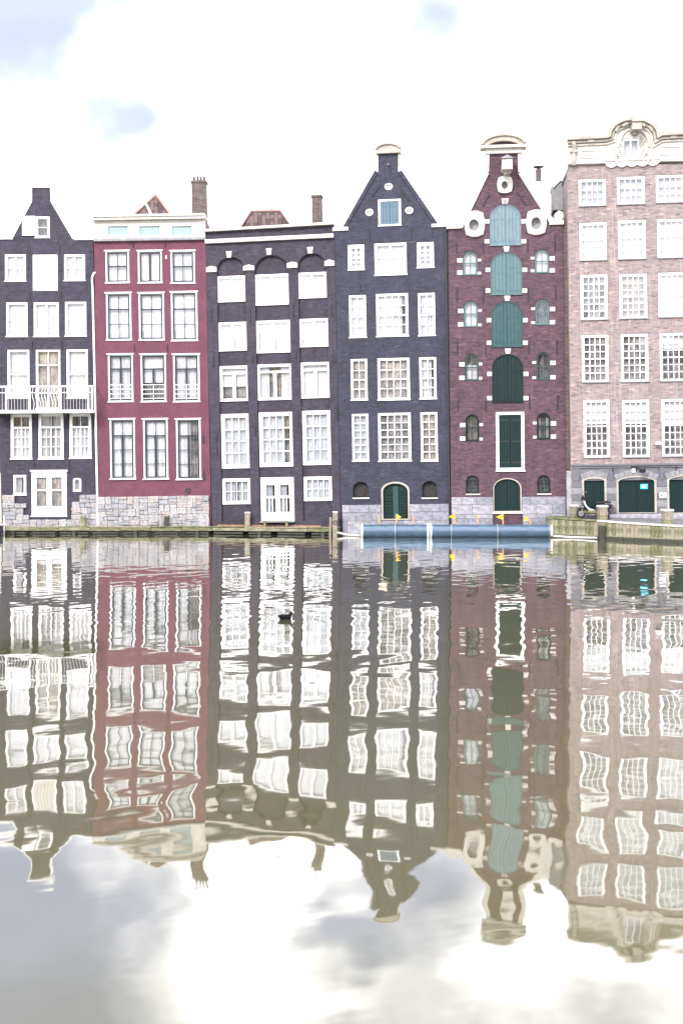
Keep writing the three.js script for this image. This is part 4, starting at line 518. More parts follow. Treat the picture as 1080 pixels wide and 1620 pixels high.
// ---------------------------------------------------------------- house 6: pink brick, stone ground floor, carved attic
{
  const h = new House('canal_house', 'pink brick house with carved cream attic and dark green arched gates', 904, 2.7, 5, 0.8);
  const col = (rows, o) => rows.forEach(p => win(h, p, o));
  const f = { fw: 0.14, bw: 0.034, rail: 0.055, sill: 0.07, sillMat: M.lead, sillOut: 0.02, deep: 0.03 };
  const rows = [[[914.7, 283, 957.8, 327], [975, 279, 1019.5, 324.5], [1037, 276.4, 1082, 321.7]], [[916, 351.7, 959, 413], [977, 348, 1021, 411], [1039, 346, 1084, 409]], [[917.5, 434, 960.6, 507], [979, 432.8, 1023, 505], [1040.5, 430.6, 1085, 502.8]], [[919.7, 529.4, 962, 605.8], [981.4, 527.8, 1025, 605], [1043, 526, 1087, 604]], [[922.5, 632, 964, 725], [984, 632, 1026.7, 724.4], [1046, 630.6, 1089, 723]]];
  const zs = [[Z(0.36, 4, 1), Z(0.64, 4, 2)], [Z(0.42, 4, 2), Z(0.58, 4, 3)], [Z(0.5, 4, 3), Z(0.5, 4, 3)], [Z(0.5, 4, 3), Z(0.5, 4, 3)], [Z(0.45, 4, 3), Z(0.55, 4, 4)]];
  const cur = [[['full', M.cloth2], ['full', M.cloth2], ['full', M.cloth2]], [['full', M.cloth], ['full', M.cloth], ['full', M.cloth]], [['full', M.cloth4], ['full', M.cloth3], ['full', M.cloth]], [['full', M.cloth4], ['full', M.cloth4], ['half', M.cloth, 0.7]], [['blind', M.cloth, 0.40], ['blind', M.cloth, 0.40], ['blind', M.cloth, 0.42]]];
  rows.forEach((r, k) => r.forEach((p, i) => { const [c, m, d] = cur[k][i]; const g = win(h, p, { ...f, zones: zs[k], curtain: c, cm: m, drop: d }); const [a, b, cc, dd] = g.R, n = 11;
    for (let q = 0; q < n; q++) { const x0 = lerp(a - 0.1, cc + 0.1, q / n), x1 = lerp(a - 0.1, cc + 0.1, (q + 1) / n), t = ((x0 + x1) / 2 - (a + cc) / 2) * 0.12; } }));
  const doors = [[919.7, 753.6, 959, 811], [974, 751.7, 1038, 812], [1054, 750, 1116, 812]].map(p => h.rect(...p)), rise = R => (R[2] - R[0]) * 0.13;
  for (const R of doors) h.holes.push(archPts(...R, rise(R)));
  const top = [[1105, 262], [1105, 255]];
  part(h.g, 'wall', extr(h.poly([[904, 878], [1111, 878], [1104.5, 258], [897, 262]]), h.holes, -0.32, 0), M.pink);
  for (const [i, R] of doors.entries()) {
    const A = [R[0] + 0.004, R[1] + 0.004, R[2] - 0.004, R[3] - 0.004], I = [A[0] + 0.10, A[1] + 0.03, A[2] - 0.10, A[3] - 0.10]; part(h.g, 'gate_frame', extr(archPts(...A, rise(R)), [archPts(...I, rise(R) * 0.9)], -0.2, 0.05), M.cream); leaves(h, archPts(...I, rise(R) * 0.9), I, -0.1, M.green, { planks: i ? 8 : 5, straps: [], name: 'gate' });
  }
  { // stone ground floor: banded blocks between and above the gates
    const v = y => h.at(1000, y)[1], L = h.at(904.5, 780)[0], Rr = h.at(1110, 780)[0], vt = v(737), vb = Math.min(...doors.map(d => d[1])), spr = Math.min(...doors.map(d => d[3] - rise(d))), n = 5, r = rng(93), B = M.bluestone, d = 0.06;
    const xs = [L, doors[0][0], doors[0][2], doors[1][0], doors[1][2], doors[2][0]];
    for (let q = 0; q < 6; q += 2) for (let k = 0; k < n; k++) { const y0 = lerp(vb, spr, k / n), y1 = lerp(vb, spr, (k + 1) / n); stone(h.g, ashlarGeo, [k % 2 ? B[2] : B[1]], xs[q] + 0.008, xs[q + 1] - 0.008, y0 + 0.008, y1 - 0.008, 0.004, d, r); }
    // voussoirs over each gate
    for (const D of doors) { const cu = (D[0] + D[2]) / 2, w = D[2] - D[0], rs = rise(D), m = 9, y0 = D[3] - rs; const curve = t => [lerp(D[0], D[2], t), y0 + rs * Math.sin(Math.PI * clamp(t))]; for (let k = 0; k < m; k++) { const a = curve(k / m + 0.003), b = curve((k + 1) / m - 0.003), ex = p => [p[0] + (p[0] - cu) * 0.12, p[1] + 0.30 - 0.5 * Math.abs(p[0] - cu) / w * 0.16]; part(h.g, 'voussoir', extr([[a[0], a[1] + 0.008], [b[0], b[1] + 0.008], ex(b), ex(a)], null, 0.004, 0.066, 0.004), B[2]); } }
    const vu = Math.max(...doors.map(q => q[3])) + 0.355; courses(h, L, Rr, [vu, vt], 0.95, 0.004, d, ashlarGeo, [B[1], B[2]], 94, null, 0.014);
    for (let q = 0; q < 6; q += 2) { const D1 = doors[q / 2 - 1], D2 = doors[q / 2], a = q ? D1[2] + 0.0 : L, b = D2[0]; stone(h.g, ashlarGeo, [B[1]], a + (q ? 0.17 : 0.01), b - 0.17 * (D2[2] - D2[0]) / 2, spr + 0.01, vu - 0.008, 0.004, d * 0.9, r); }
    part(h.g, 'string_course', spanBox(L - 0.02, Rr + 0.02, vt + 0.004, vt + 0.11, -0.02, 0.13, 0.02), B[1]);
    part(h.g, 'backing_stone', spanBox(L, Rr, spr + 0.01, vt, -0.02, 0.0015), B[1]).visible = true;
    const pl = h.at(904, 812)[1]; part(h.g, 'plinth', spanBox(L - 0.01, Rr + 0.01, pl - 0.30, vb - 0.004, -0.02, 0.2, 0.02), M.ashlar[1]);
  }
  { // attic: board with scalloped apron, mouldings, central arch
    const A = (x, y) => h.at(x, y), n = 16, arcPts = (x0, x1, yb, yt) => { const out = []; for (let i = 0; i <= n; i++) { const a = Math.PI - Math.PI * i / n; out.push(A((x0 + x1) / 2 + (x1 - x0) / 2 * Math.cos(a), yb - (yb - yt) * Math.sin(a))); } return out; };
    const apron = []; for (let i = 0; i <= 40; i++) { const t = i / 40, x = lerp(1040, 958, t); apron.push(A(x, lerp(257.5, 261, t) + 2.2 + 3.2 * Math.abs(Math.sin(t * Math.PI * 5)))); }
    const wr = h.rect(984, 221.7, 1009, 247.5), board = part(h.g, 'attic', extr([A(897.5, 262), A(897.5, 222), A(958, 219), ...arcPts(961, 1040, 217, 190), A(1043, 215), A(1104.6, 212), A(1104.6, 256), A(1042, 257), ...apron, A(956, 260)].reverse(), [rectPts(...wr)], -0.3, 0.09, 0.012), M.ivory);
    const line = [A(896, 221.5), A(957, 218.5), ...arcPts(961.5, 1039.5, 217, 190), A(1044, 214.5), A(1106, 211.5)];
    part(board, 'cornice', extr(band(line, -0.10, 0.10), null, -0.34, 0.42, 0.02), M.cream); part(board, 'moulding', extr(band(line, -0.24, -0.11), null, -0.02, 0.28, 0.02), M.cream); part(board, 'moulding', extr(band(line, -0.36, -0.25), null, -0.02, 0.18, 0.02), M.ivory);
    part(board, 'base_moulding', extr(band([A(896.5, 259), A(957, 257.5)], -0.06, 0.06), null, 0.02, 0.17, 0.015), M.ivory); part(board, 'base_moulding', extr(band([A(1043, 254.5), A(1105, 253.5)], -0.06, 0.06), null, 0.02, 0.17, 0.015), M.ivory); part(board, 'base_moulding', extr(band([A(957, 255), A(1043, 252)], -0.04, 0.04), null, 0.02, 0.14, 0.012), M.ivory);
    for (const x of [933, 1063, 1085]) { const [u, v] = A(x, x < 1000 ? 225 : 219); part(board, 'bracket', spanBox(u - 0.17, u + 0.17, v - 0.07, v + 0.1, 0.08, 0.33, 0.02), M.cream); }
    for (const t of [0.2, 0.36, 0.64, 0.8]) { const a = Math.PI * (1 - t), [u, v] = A(1000.5 + 33 * Math.cos(a), 217 - 20 * Math.sin(a)); part(board, 'bracket', rbox(0.3, 0.16, 0.24, 0.02).rotateZ(a - Math.PI / 2).translate(u, v, 0.2), M.cream); }
    part(board, 'inner_arch', extr(band(arcPts(976, 1027, 234, 203), -0.09, 0.02), null, 0.05, 0.16, 0.015), M.ivory);
    for (const [x0, y0, x1, y1] of [[917, 238, 953, 251], [1042, 232, 1078, 246]]) { const [a, b, c, d] = h.rect(x0, y0, x1, y1); part(board, 'panel', extr(rectPts(a, b, c, d), [rectPts(a + 0.06, b + 0.06, c - 0.06, d - 0.06)], 0.08, 0.13, 0.01), M.ivory); }
    for (const x of [906, 1096]) { const [u, v] = A(x, 230), [, w] = A(x, 262); part(board, 'console', tube([[u - 0.03, v + 0.12, 0.1], [u, v + 0.05, 0.26], [u + 0.03, v - 0.2, 0.22], [u, v - 0.5, 0.15], [u, v - 0.8, 0.18], [u, w, 0.12]], 0.12, 30, 7), M.cream); part(board, 'console_band', spanBox(u - 0.17, u + 0.17, v - 0.4, v - 0.28, 0.085, 0.3, 0.02), M.cream); }
    const w = part(board, 'attic_window', extr(rectPts(wr[0] + 0.003, wr[1] + 0.003, wr[2] - 0.003, wr[3] - 0.003), [[0.07, 0.455], [0.525, 0.93]].map(([a, b]) => rectPts(lerp(wr[0], wr[2], a), wr[1] + 0.08, lerp(wr[0], wr[2], b), wr[3] - 0.06)), -0.02, 0.13, 0.008), M.white);
    const p = part(board, 'pane', paneGeo, M.glass, [(wr[0] + wr[2]) / 2, (wr[1] + wr[3]) / 2, 0.04]); p.scale.set(wr[2] - wr[0] - 0.02, wr[3] - wr[1] - 0.02, 1); part(board, 'blind', spanBox(wr[0], wr[2], wr[1], wr[3], -0.2, -0.15), M.cloth2);
    const cr = (x, y, s) => { const [u, v] = A(x, y), l = []; for (let k = 0; k < 5; k++) l.push(tube([[u, v, 0.09], [u + s * 0.12, v + 0.1 - k * 0.05, 0.15], [u + s * 0.26, v + 0.16 - k * 0.13, 0.1]], 0.035, 10, 5)); part(board, 'carving', merge(l), M.ivory); };
    cr(976, 224, 1); cr(1020, 222, -1); cr(972, 243, 1); cr(1024, 240, -1); cr(968, 252, 1); cr(1030, 249, -1);
  }
  hoist(h, 992, 196, 1013.5, 215.5, 0.9, M.cream, M.cream);
  { const L = h.at(901, 600)[0], Rr = h.at(1108, 600)[0], vt = h.at(1000, 262)[1]; shell(h, L, Rr, -0.8, vt, 11, M.pink, [338, 421, 516, 617, 733].map(y => h.at(1000, y)[1])); const rf = part(h.g, 'roof', extr([[L - 0.05, vt - 0.3], [Rr + 0.05, vt - 0.3], [lerp(L, Rr, 0.5), vt + 1.0]], null, -11, -0.36), M.lead);
    // grey dormer cheek with a white verge on the side roof
    const P = h.poly([[874.5, 332], [897, 332], [897, 284], [884, 287], [874.5, 297]], -2.6); const dk = part(rf, 'dormer_cheek', extr(P, null, -4.2, -2.6), M.lead); part(dk, 'verge', extr(band([P[4], P[3], P[2]], -0.02, 0.13), null, -4.25, -2.5, 0.01), M.white); }
  { // recessed party wall strip beside the warehouse
    const P = h.poly([[892.5, 878], [903, 878], [897, 345], [888.5, 345]], -0.5); part(h.g, 'party_wall', extr(P, null, -1.2, -0.5), M.umber); const [a, b, c, d] = h.rect(895.5, 745, 904, 815, -0.2); part(h.g, 'buttress', spanBox(a, c - 0.02, b - 0.4, d, -0.5, -0.02, 0.04), M.ashlar[1]); }
  { const [u, v] = h.at(1010, 742); const l = part(h.g, 'floodlight', rbox(0.3, 0.22, 0.2, 0.03).rotateX(0.5).translate(u + 0.1, v - 0.04, 0.42), M.iron); part(l, 'bracket', merge([bar([u - 0.16, v + 0.13, 0], [u, v, 0.36], 0.03), spanBox(u - 0.34, u - 0.1, v - 0.1, v + 0.16, 0.02, 0.1, 0.01)]), M.iron); part(l, 'mount_plate', spanBox(u - 0.36, u - 0.20, v - 0.16, v + 0.02, 0.1, 0.13), M.white); }
  { const [u, v] = h.at(1040, 701); const l = part(h.g, 'wall_lamp', new THREE.SphereGeometry(0.17, 14, 8, 0, Math.PI * 2, 0, Math.PI / 2).scale(1, 0.75, 1).translate(u, v - 0.06, 0.24), M.white); part(l, 'arm', bar([u, v - 0.02, 0], [u, v + 0.03, 0.2], 0.02), M.iron); }
  const paint = (w, hh, fn) => { const c = document.createElement('canvas'); c.width = w; c.height = hh; fn(c.getContext('2d')); const t = new THREE.CanvasTexture(c); t.colorSpace = THREE.SRGBColorSpace; return new THREE.MeshStandardMaterial({ map: t, roughness: 0.4 }); };
  const sign = (x0, y0, x1, y1, m, name) => { const [a, b, c, d] = h.rect(x0, y0, x1, y1, -0.08), s = part(h.g, name, new THREE.BoxGeometry(c - a, d - b, 0.02), m, [(a + c) / 2, (b + d) / 2, name === 'gate_sign' ? -0.08 : 0.095]); return s; };
  sign(1012, 765.6, 1023.8, 773.5, paint(96, 64, g => { g.fillStyle = '#35b8d0'; g.fillRect(0, 0, 96, 64); g.fillStyle = '#d4f2f6'; for (const [x, y, w] of [[14, 14, 68], [14, 28, 54], [14, 42, 62]]) g.fillRect(x, y, w, 6); }), 'gate_sign').userData.label = 'cyan notice with pale lines of print';
  sign(1041.5, 779.5, 1052, 787.5, paint(96, 72, g => { g.fillStyle = '#eeeef2'; g.fillRect(0, 0, 96, 72); g.fillStyle = '#23345a'; g.beginPath(); g.arc(24, 36, 13, 0, 7); g.fill(); g.fillRect(42, 22, 16, 28); g.fillRect(66, 24, 14, 7); g.fillRect(66, 40, 14, 7); }), 'plaque').userData.label = 'small white plate with dark blue marks';
  anchors(h, [[968, 740, 968.2, 746], [1068, 735, 1068.2, 744]], 0.08);
}
// neighbour whose edge shows beside house 1
{
  const h = new House('neighbouring_house', 'grey brown brick house edge beside the balcony house', -150, -0.5, 0, 0.4), P = h.poly([[-170, 878], [3.6, 878], [2, 655], [-8, 560], [-12, 420], [-170, 420]]);
  win(h, [-110, 480, -80, 560], { zones: [Z(1, 2, 3)], curtain: 'full' }); win(h, [-60, 480, -30, 560], { zones: [Z(1, 2, 3)], curtain: 'full' }); win(h, [-100, 640, -70, 730], { zones: [Z(1, 2, 3)], curtain: 'full' });
  part(h.g, 'wall', extr(P, h.holes, -0.3, 0), M.umber); const [a, b, c, d] = h.rect(-30, 748, 4.5, 835); part(h.g, 'base_render', spanBox(a, c, b - 0.5, d, 0.003, 0.06), M.ivory); shell(h, h.at(-165, 600)[0], h.at(-8, 600)[0], -0.8, h.at(0, 420)[1], 8, M.umber, [470, 600].map(y => h.at(0, y)[1])); part(h.g, 'roof', spanBox(h.at(-166, 600)[0], h.at(-10, 600)[0], h.at(0, 420)[1], h.at(0, 420)[1] + 0.15, -8, 0.05), M.lead);
}
// ---------------------------------------------------------------- landing stage under houses 1 to 3
{
  const g = thing('landing_stage', 'low mossy timber landing stage along the foot of the dark and crimson houses', 'landing stage'), r = rng(12);
  const line = [[-22, 0.62], [at(336, 840, 0.65)[0], 0.68], [at(536, 840, 1.6)[0], 1.62]];
  for (let s = 0; s < 2; s++) {
    const [a, b] = [line[s], line[s + 1]], L = Math.hypot(b[0] - a[0], b[1] - a[1]), ang = -Math.atan2(b[1] - a[1], b[0] - a[0]), n = Math.round(L / 1.5);
    for (let k = 0; k < n; k++) { const t = (k + 0.5) / n, x = lerp(a[0], b[0], t), z = lerp(a[1], b[1], t), w = L / n;
      const pl = (nm, gg, m) => { const p = part(g, nm, gg, m, [x, 0, z]); p.rotation.y = ang; return p; };
      for (let q = 0; q < 3; q++) pl('deck_plank', rbox(w - 0.02, 0.06, 0.18, 0.012, 0, 0.355 + r() * 0.025, -0.12 - q * 0.19), r() < 0.45 ? M.timber : M.algae);
      pl('beam', rbox(w - 0.006, 0.15, 0.1, 0.02, 0, 0.25 + (r() - 0.5) * 0.02, -0.06), r() < 0.5 ? M.stageEdge : M.algae);
      pl('fender_board', rbox(w * (0.7 + 0.28 * r()), 0.09, 0.06, 0.01, 0, 0.07, -0.1), M.wet);
      if (k % 2) pl('pile', rbox(0.2, 0.9, 0.16, 0.03, 0, -0.3, 0.03), M.wet);
    }
  }
}
const post = (label, x0, y0, x1, y1, z, under, mat, capMat, name = 'mooring_post') => { const a = at(x0, y1, z), b = at(x1, y0, z), w = b[0] - a[0], ht = b[1] - a[1]; const t = thing(name, label, 'post', [(a[0] + b[0]) / 2, a[1] - under, z - w / 2]); part(t, 'shaft', rbox(w, ht + under - 0.08, w, 0.05, 0, (ht + under - 0.08) / 2, 0), mat); part(t, 'cap', rbox(w * 1.06, 0.08, w * 1.06, 0.025, 0, ht + under - 0.04, 0), capMat); return t; };
post('square pale mooring post left of the bench', 387, 810, 395.5, 834, 0.80, 0.06, M.timber, M.ivory);
{ const t = post('thick mooring post at the end of the landing stage by the navy house', 526, 809, 534, 836, 1.75, 0.9, M.timber, M.ivory), w = at(523, 820, 1.7), v = at(527, 820, 1.7); part(t, 'side_pile', bar([-0.26, 0.1, 0.06], [-0.22, 1.45, 0.06], 0.06, 8), M.timber); part(t, 'ring', new THREE.TorusGeometry(0.09, 0.016, 6, 14).translate(0, 1.2, 0.17), M.iron); }
post('short lichen covered post before the rubble step', 127, 816, 135, 836, 0.50, 0.04, M.stageEdge, M.timber);
post('small dark box post against the crimson house stones', 259.5, 815, 266.5, 836, 0.50, 0.04, M.wet, M.timber);
post('thin pale stake beside the moored boat', 5.5, 815, 8, 838, 0.68, 0.9, M.ivory, M.ivory, 'stake');
{ // bench before the white door
  const a = at(413, 833, 1.15), b = at(459, 823.5, 1.2), t = thing('bench', 'low weathered bench in front of the white panelled door', 'bench', [(a[0] + b[0]) / 2, 0.372, 1.0]), w = b[0] - a[0]; t.rotation.y = -0.13;
  for (const z of [-0.1, 0.06]) part(t, 'seat_plank', rbox(w, 0.045, 0.14, 0.01, 0, 0.31, z), M.timber); for (const s of [-1, 1]) part(t, 'leg', rbox(0.12, 0.286, 0.24, 0.015, s * w * 0.38, 0.143, -0.02), M.algae);
}
{ const t = single('plank', 'long orange brown plank lying along the landing stage', 'plank', rbox(5.3, 0.07, 0.12, 0.01), M.warmWood, [at(425, 831, 0.75)[0], 0.425, 0.60]); t.rotation.y = -0.14; }
{ // moored boat, its bow at the frame's edge
  const t = thing('boat', 'dark blue moored boat with a white rope round its bow', 'boat', [at(9, 845, 1.15)[0], 0, 1.5]), n = 16, m = 8, P = [], I = [];
  for (let i = 0; i <= n; i++) { const s = i / n, half = 0.75 * Math.sqrt(1 - (1 - s) ** 2.4) + 0.02, x = -4.6 * s; for (let j = 0; j <= m; j++) { const a = Math.PI * j / m; P.push(x - 0.12 * Math.sin(a) * (1 - s), 0.40 - (0.65 - 0.1 * (1 - s)) * Math.sin(a) ** 0.7 + 0.1 * (1 - s), half * Math.cos(a)); } }
  for (let i = 0; i < n; i++) for (let j = 0; j < m; j++) { const o = i * (m + 1) + j; I.push(o, o + 1, o + m + 1, o + 1, o + m + 2, o + m + 1); }
  const g = new THREE.BufferGeometry(); g.setAttribute('position', new THREE.Float32BufferAttribute(P, 3)); g.setAttribute('uv', new THREE.Float32BufferAttribute(new Float32Array(P.length / 3 * 2), 2)); g.setIndex(I); g.computeVertexNormals(); const hull = part(t, 'hull', g, new THREE.MeshPhysicalMaterial({ color: new THREE.Color().setRGB(0.012, 0.018, 0.035), roughness: 0.35, side: THREE.DoubleSide }));
  const rim = []; for (let i = n; i >= 0; i--) { const s = i / n; rim.push([-4.6 * s, 0.42 + 0.1 * (1 - s), 0.75 * Math.sqrt(1 - (1 - s) ** 2.4) + 0.03]); } for (let i = 1; i <= n; i++) { const s = i / n; rim.push([-4.6 * s, 0.42 + 0.1 * (1 - s), -0.75 * Math.sqrt(1 - (1 - s) ** 2.4) - 0.03]); } part(t, 'rope', tube(rim, 0.035, 80, 6), M.ivory); part(t, 'deck', box(3.2, 0.04, 1.2, -2.9, 0.33, 0), M.timber);
  for (const x of [-1.8, -3.4]) part(t, 'thwart', box(0.25, 0.05, 1.3, x, 0.40, 0), M.warmWood);
}
// ---------------------------------------------------------------- floating blue pipe, booms, marker flags
{
  const zp = 3.05, rr = 0.34, yc = 0.27, seg = (x0, x1, label, ends) => { const a = at(x0, 848, zp)[0], b = at(x1, 848, zp)[0], t = thing('floating_pipe', label, 'pipe', [(a + b) / 2, yc, zp - rr], 'floating blue pipes'), L = b - a; delete t.userData.group; part(t, 'barrel', new THREE.CylinderGeometry(rr, rr, L - 0.05, 40, 1).rotateZ(Math.PI / 2), M.bluePipe);
    for (const s of [-1, 1]) part(t, 'end_flange', new THREE.TorusGeometry(rr, 0.045, 8, 36).rotateY(Math.PI / 2).translate(s * (L / 2 - 0.02), 0, 0), M.white);
    for (const f of ends) part(t, 'strap', new THREE.TorusGeometry(rr + 0.004, 0.012, 6, 36).rotateY(Math.PI / 2).translate(lerp(-L / 2, L / 2, f), 0, 0), M.ivory); return t; };
  seg(572, 677.5, 'shorter glossy blue pipe floating before the navy house', [0.5]); seg(681, 873.5, 'longer glossy blue pipe floating before the plum warehouse', [0.17, 0.55, 0.98]);
  const top = yc + rr, flag = (px, h, dir, s, label, lean = 0, extra) => { const x = at(px, 829, zp - rr)[0], t = thing('marker_flag', label, 'flag', [x, top - 0.012, zp - rr]); t.rotation.z = lean; part(t, 'pole', new THREE.CylinderGeometry(0.028, 0.034, h, 8).translate(0, h / 2, 0), M.orange); if (dir) part(t, 'pennant', extr(dir > 0 ? [[0, h], [0, h - 0.27 * s], [0.26 * s, h - 0.15 * s]] : [[0, h], [-0.30 * s, h - 0.15 * s], [0, h - 0.27 * s]], null, -0.008, 0.014, 0.003).rotateY(dir * 0.25), M.yellow); part(t, 'foot', new THREE.CylinderGeometry(0.06, 0.07, 0.03, 10).translate(0, 0.012, 0), M.iron); return t; };
  flag(626.5, 0.53, 1, 1, 'yellow pennant pointing right, before the navy house door'); flag(718.8, 0.54, -1, 1, 'yellow pennant pointing left, beside the downpipe of the navy house'); flag(755.5, 0.48, 1, 0.45, 'tiny yellow pennant on a thin orange pole'); flag(795.2, 0.54, -1, 1.1, 'yellow pennant pointing left, before the arched green door');
  flag(840, 0.5, -1, 0.9, 'tilted yellow pennant near the end of the longer pipe', 0.5); flag(653.5, 0.46, 0, 1, 'bare orange marker pole right of the navy house door'); flag(599.5, 0.5, 0, 1, 'bare orange marker pole left of the navy house door');
  const boom = (p, label) => single('floating_boom', label, 'boom', tube(p, 0.055, 30, 7), M.ivory);
  boom([[...at(534, 838, 1.9)].map((v, i) => i === 1 ? 0.16 : v), [...at(552, 838, 2.2)].map((v, i) => i === 1 ? 0.06 : v), [...at(570, 838, 2.6)].map((v, i) => i === 1 ? 0.05 : v)], 'pale floating boom between the mooring post and the blue pipe');
  boom([[...at(875, 845, 3.3)].map((v, i) => i === 1 ? 0.08 : v), [...at(905, 845, 3.75)].map((v, i) => i === 1 ? 0.05 : v), [...at(944, 845, 4.55)].map((v, i) => i === 1 ? 0.07 : v)], 'pale floating boom along the mossy quay');
}
// ---------------------------------------------------------------- right-hand quay
{
  const E = [[866, 2.75, 0.92], [900, 3.35, 0.89], [945, 4.25, 0.85], [985, 5.1, 0.80], [1080, 7.0, 0.74], [1180, 9.0, 0.74], [1500, 15.5, 0.74]].map(([px, z, y]) => [(px - 540) / F * (DIST - z), y, z]);
  const P = [], UV = [], I = []; E.forEach(([x, y, z], i) => { P.push(x, 1.02, Math.min(2.1 + i * 0.1, z - 0.5), x, y, z - 0.06); UV.push(x, 0, x, z - 2); if (i) { const o = 2 * i; I.push(o - 2, o - 1, o, o - 1, o + 1, o); } });
  const g = new THREE.BufferGeometry(); g.setAttribute('position', new THREE.Float32BufferAttribute(P, 3)); g.setAttribute('uv', new THREE.Float32BufferAttribute(UV, 2)); g.setIndex(I); g.computeVertexNormals(); structure('pavement', g, M.asphalt);
  { const a = at(966, 815, 3.9), t = structure('kerb', rbox(11, 0.16, 0.5, 0.02), M.ashlar[1], [a[0] + 5.5, 1.02, 3.72]); t.rotation.y = -0.09; }
  const q = thing('quay_wall', 'mossy timber sheet pile quay wall curving before the pink house', 'quay wall'), r = rng(44);
  for (let s = 0; s + 1 < E.length - 1; s++) { const [a, b] = [E[s], E[s + 1]], L = Math.hypot(b[0] - a[0], b[2] - a[2]), ang = -Math.atan2(b[2] - a[2], b[0] - a[0]), n = Math.round(L / 0.2);
    for (let k = 0; k < n; k++) { const t = (k + 0.5) / n, top = lerp(a[1], b[1], t) - 0.03 - r() * 0.02, p = part(q, 'plank', rbox(L / n - 0.005, top + 0.5, 0.09, 0.012, 0, (top - 0.5) / 2, 0), [M.algae, M.stageEdge, M.timber, M.stageEdge, M.timber][Math.floor(r() * (s > 1 ? 4.3 : 2.2))], [lerp(a[0], b[0], t), 0, lerp(a[2], b[2], t) + (k % 2) * 0.008]); p.rotation.y = ang; }
    const c = part(q, s > 1 ? 'cap_stone' : 'cap_beam', rbox(L - 0.01, 0.09, 0.26, 0.02), s > 1 ? M.ivory : M.algae, [(a[0] + b[0]) / 2, (a[1] + b[1]) / 2 + 0.02, (a[2] + b[2]) / 2 - 0.06]); c.rotation.y = ang; c.rotation.z = Math.atan2(b[1] - a[1], L);
    const w = part(q, 'waling', rbox(L, 0.16, 0.1, 0.02), M.wet, [(a[0] + b[0]) / 2, 0.06, (a[2] + b[2]) / 2 + 0.12]); w.rotation.y = ang; }
  const bol = (px, z, y, h, w, label) => { const x = (px - 540) / F * (DIST - z), t = thing('bollard', label, 'bollard', [x, y, z]); t.rotation.y = 0.15; part(t, 'shaft', rbox(w, h - 0.1, w, 0.04, 0, (h - 0.1) / 2, 0), M.timber); part(t, 'moss', rbox(w + 0.02, h * 0.4, w + 0.02, 0.05, 0, h * 0.2, 0), M.algae); part(t, 'cap', rbox(w + 0.07, 0.11, w + 0.07, 0.035, 0, h - 0.05, 0), M.ivory); return t; };
  bol(907.5, 3.12, 0.89, 0.70, 0.35, 'pale capped quay bollard left of the scooter'); bol(952, 4.05, 0.86, 0.74, 0.40, 'pale capped quay bollard in front of the scooter seat'); bol(1054.5, 6.1, 0.76, 0.74, 0.42, 'pale capped quay bollard before the widest stretch of quay');
  post('dark fender pile in the water under the bollard', 947, 830, 957, 847, 4.75, 0.8, M.wet, M.algae, 'fender_pile');
  { const a = [(909 - 540) / F * 60.9, 0, 3.2], b = [(950 - 540) / F * 60, 0, 3.95]; single('guard_rail', 'olive timber rail between the two bollards by the scooter', 'rail', bar([a[0], 1.28, a[2]], [b[0], 1.26, b[2]], 0.09, 8), M.algae); }
  // moss and weeds on the corner of the quay
  const tuft = [], rt = rng(8); for (let k = 0; k < 260; k++) { const t = rt(), x = lerp(E[0][0] - 0.05, E[1][0] + 0.5, t), z = lerp(E[0][2], E[1][2] + 0.3, t) - rt() * 0.5, y = 0.93, hh = 0.04 + rt() * rt() * 0.2, a = rt() * 6.28; tuft.push(new THREE.ConeGeometry(0.02, hh, 3).rotateX((rt() - 0.5) * 0.8).rotateY(a).translate(x, y + hh / 2 - 0.02, z)); }
  const w = single('weeds', 'green weeds growing on the quay corner by the warehouse', 'weeds', merge(tuft), noiseMat(90, [0.06, 0.10, 0.015], [0.13, 0.17, 0.04], 0.3, 0.9, 0)); w.userData.kind = 'stuff';
}
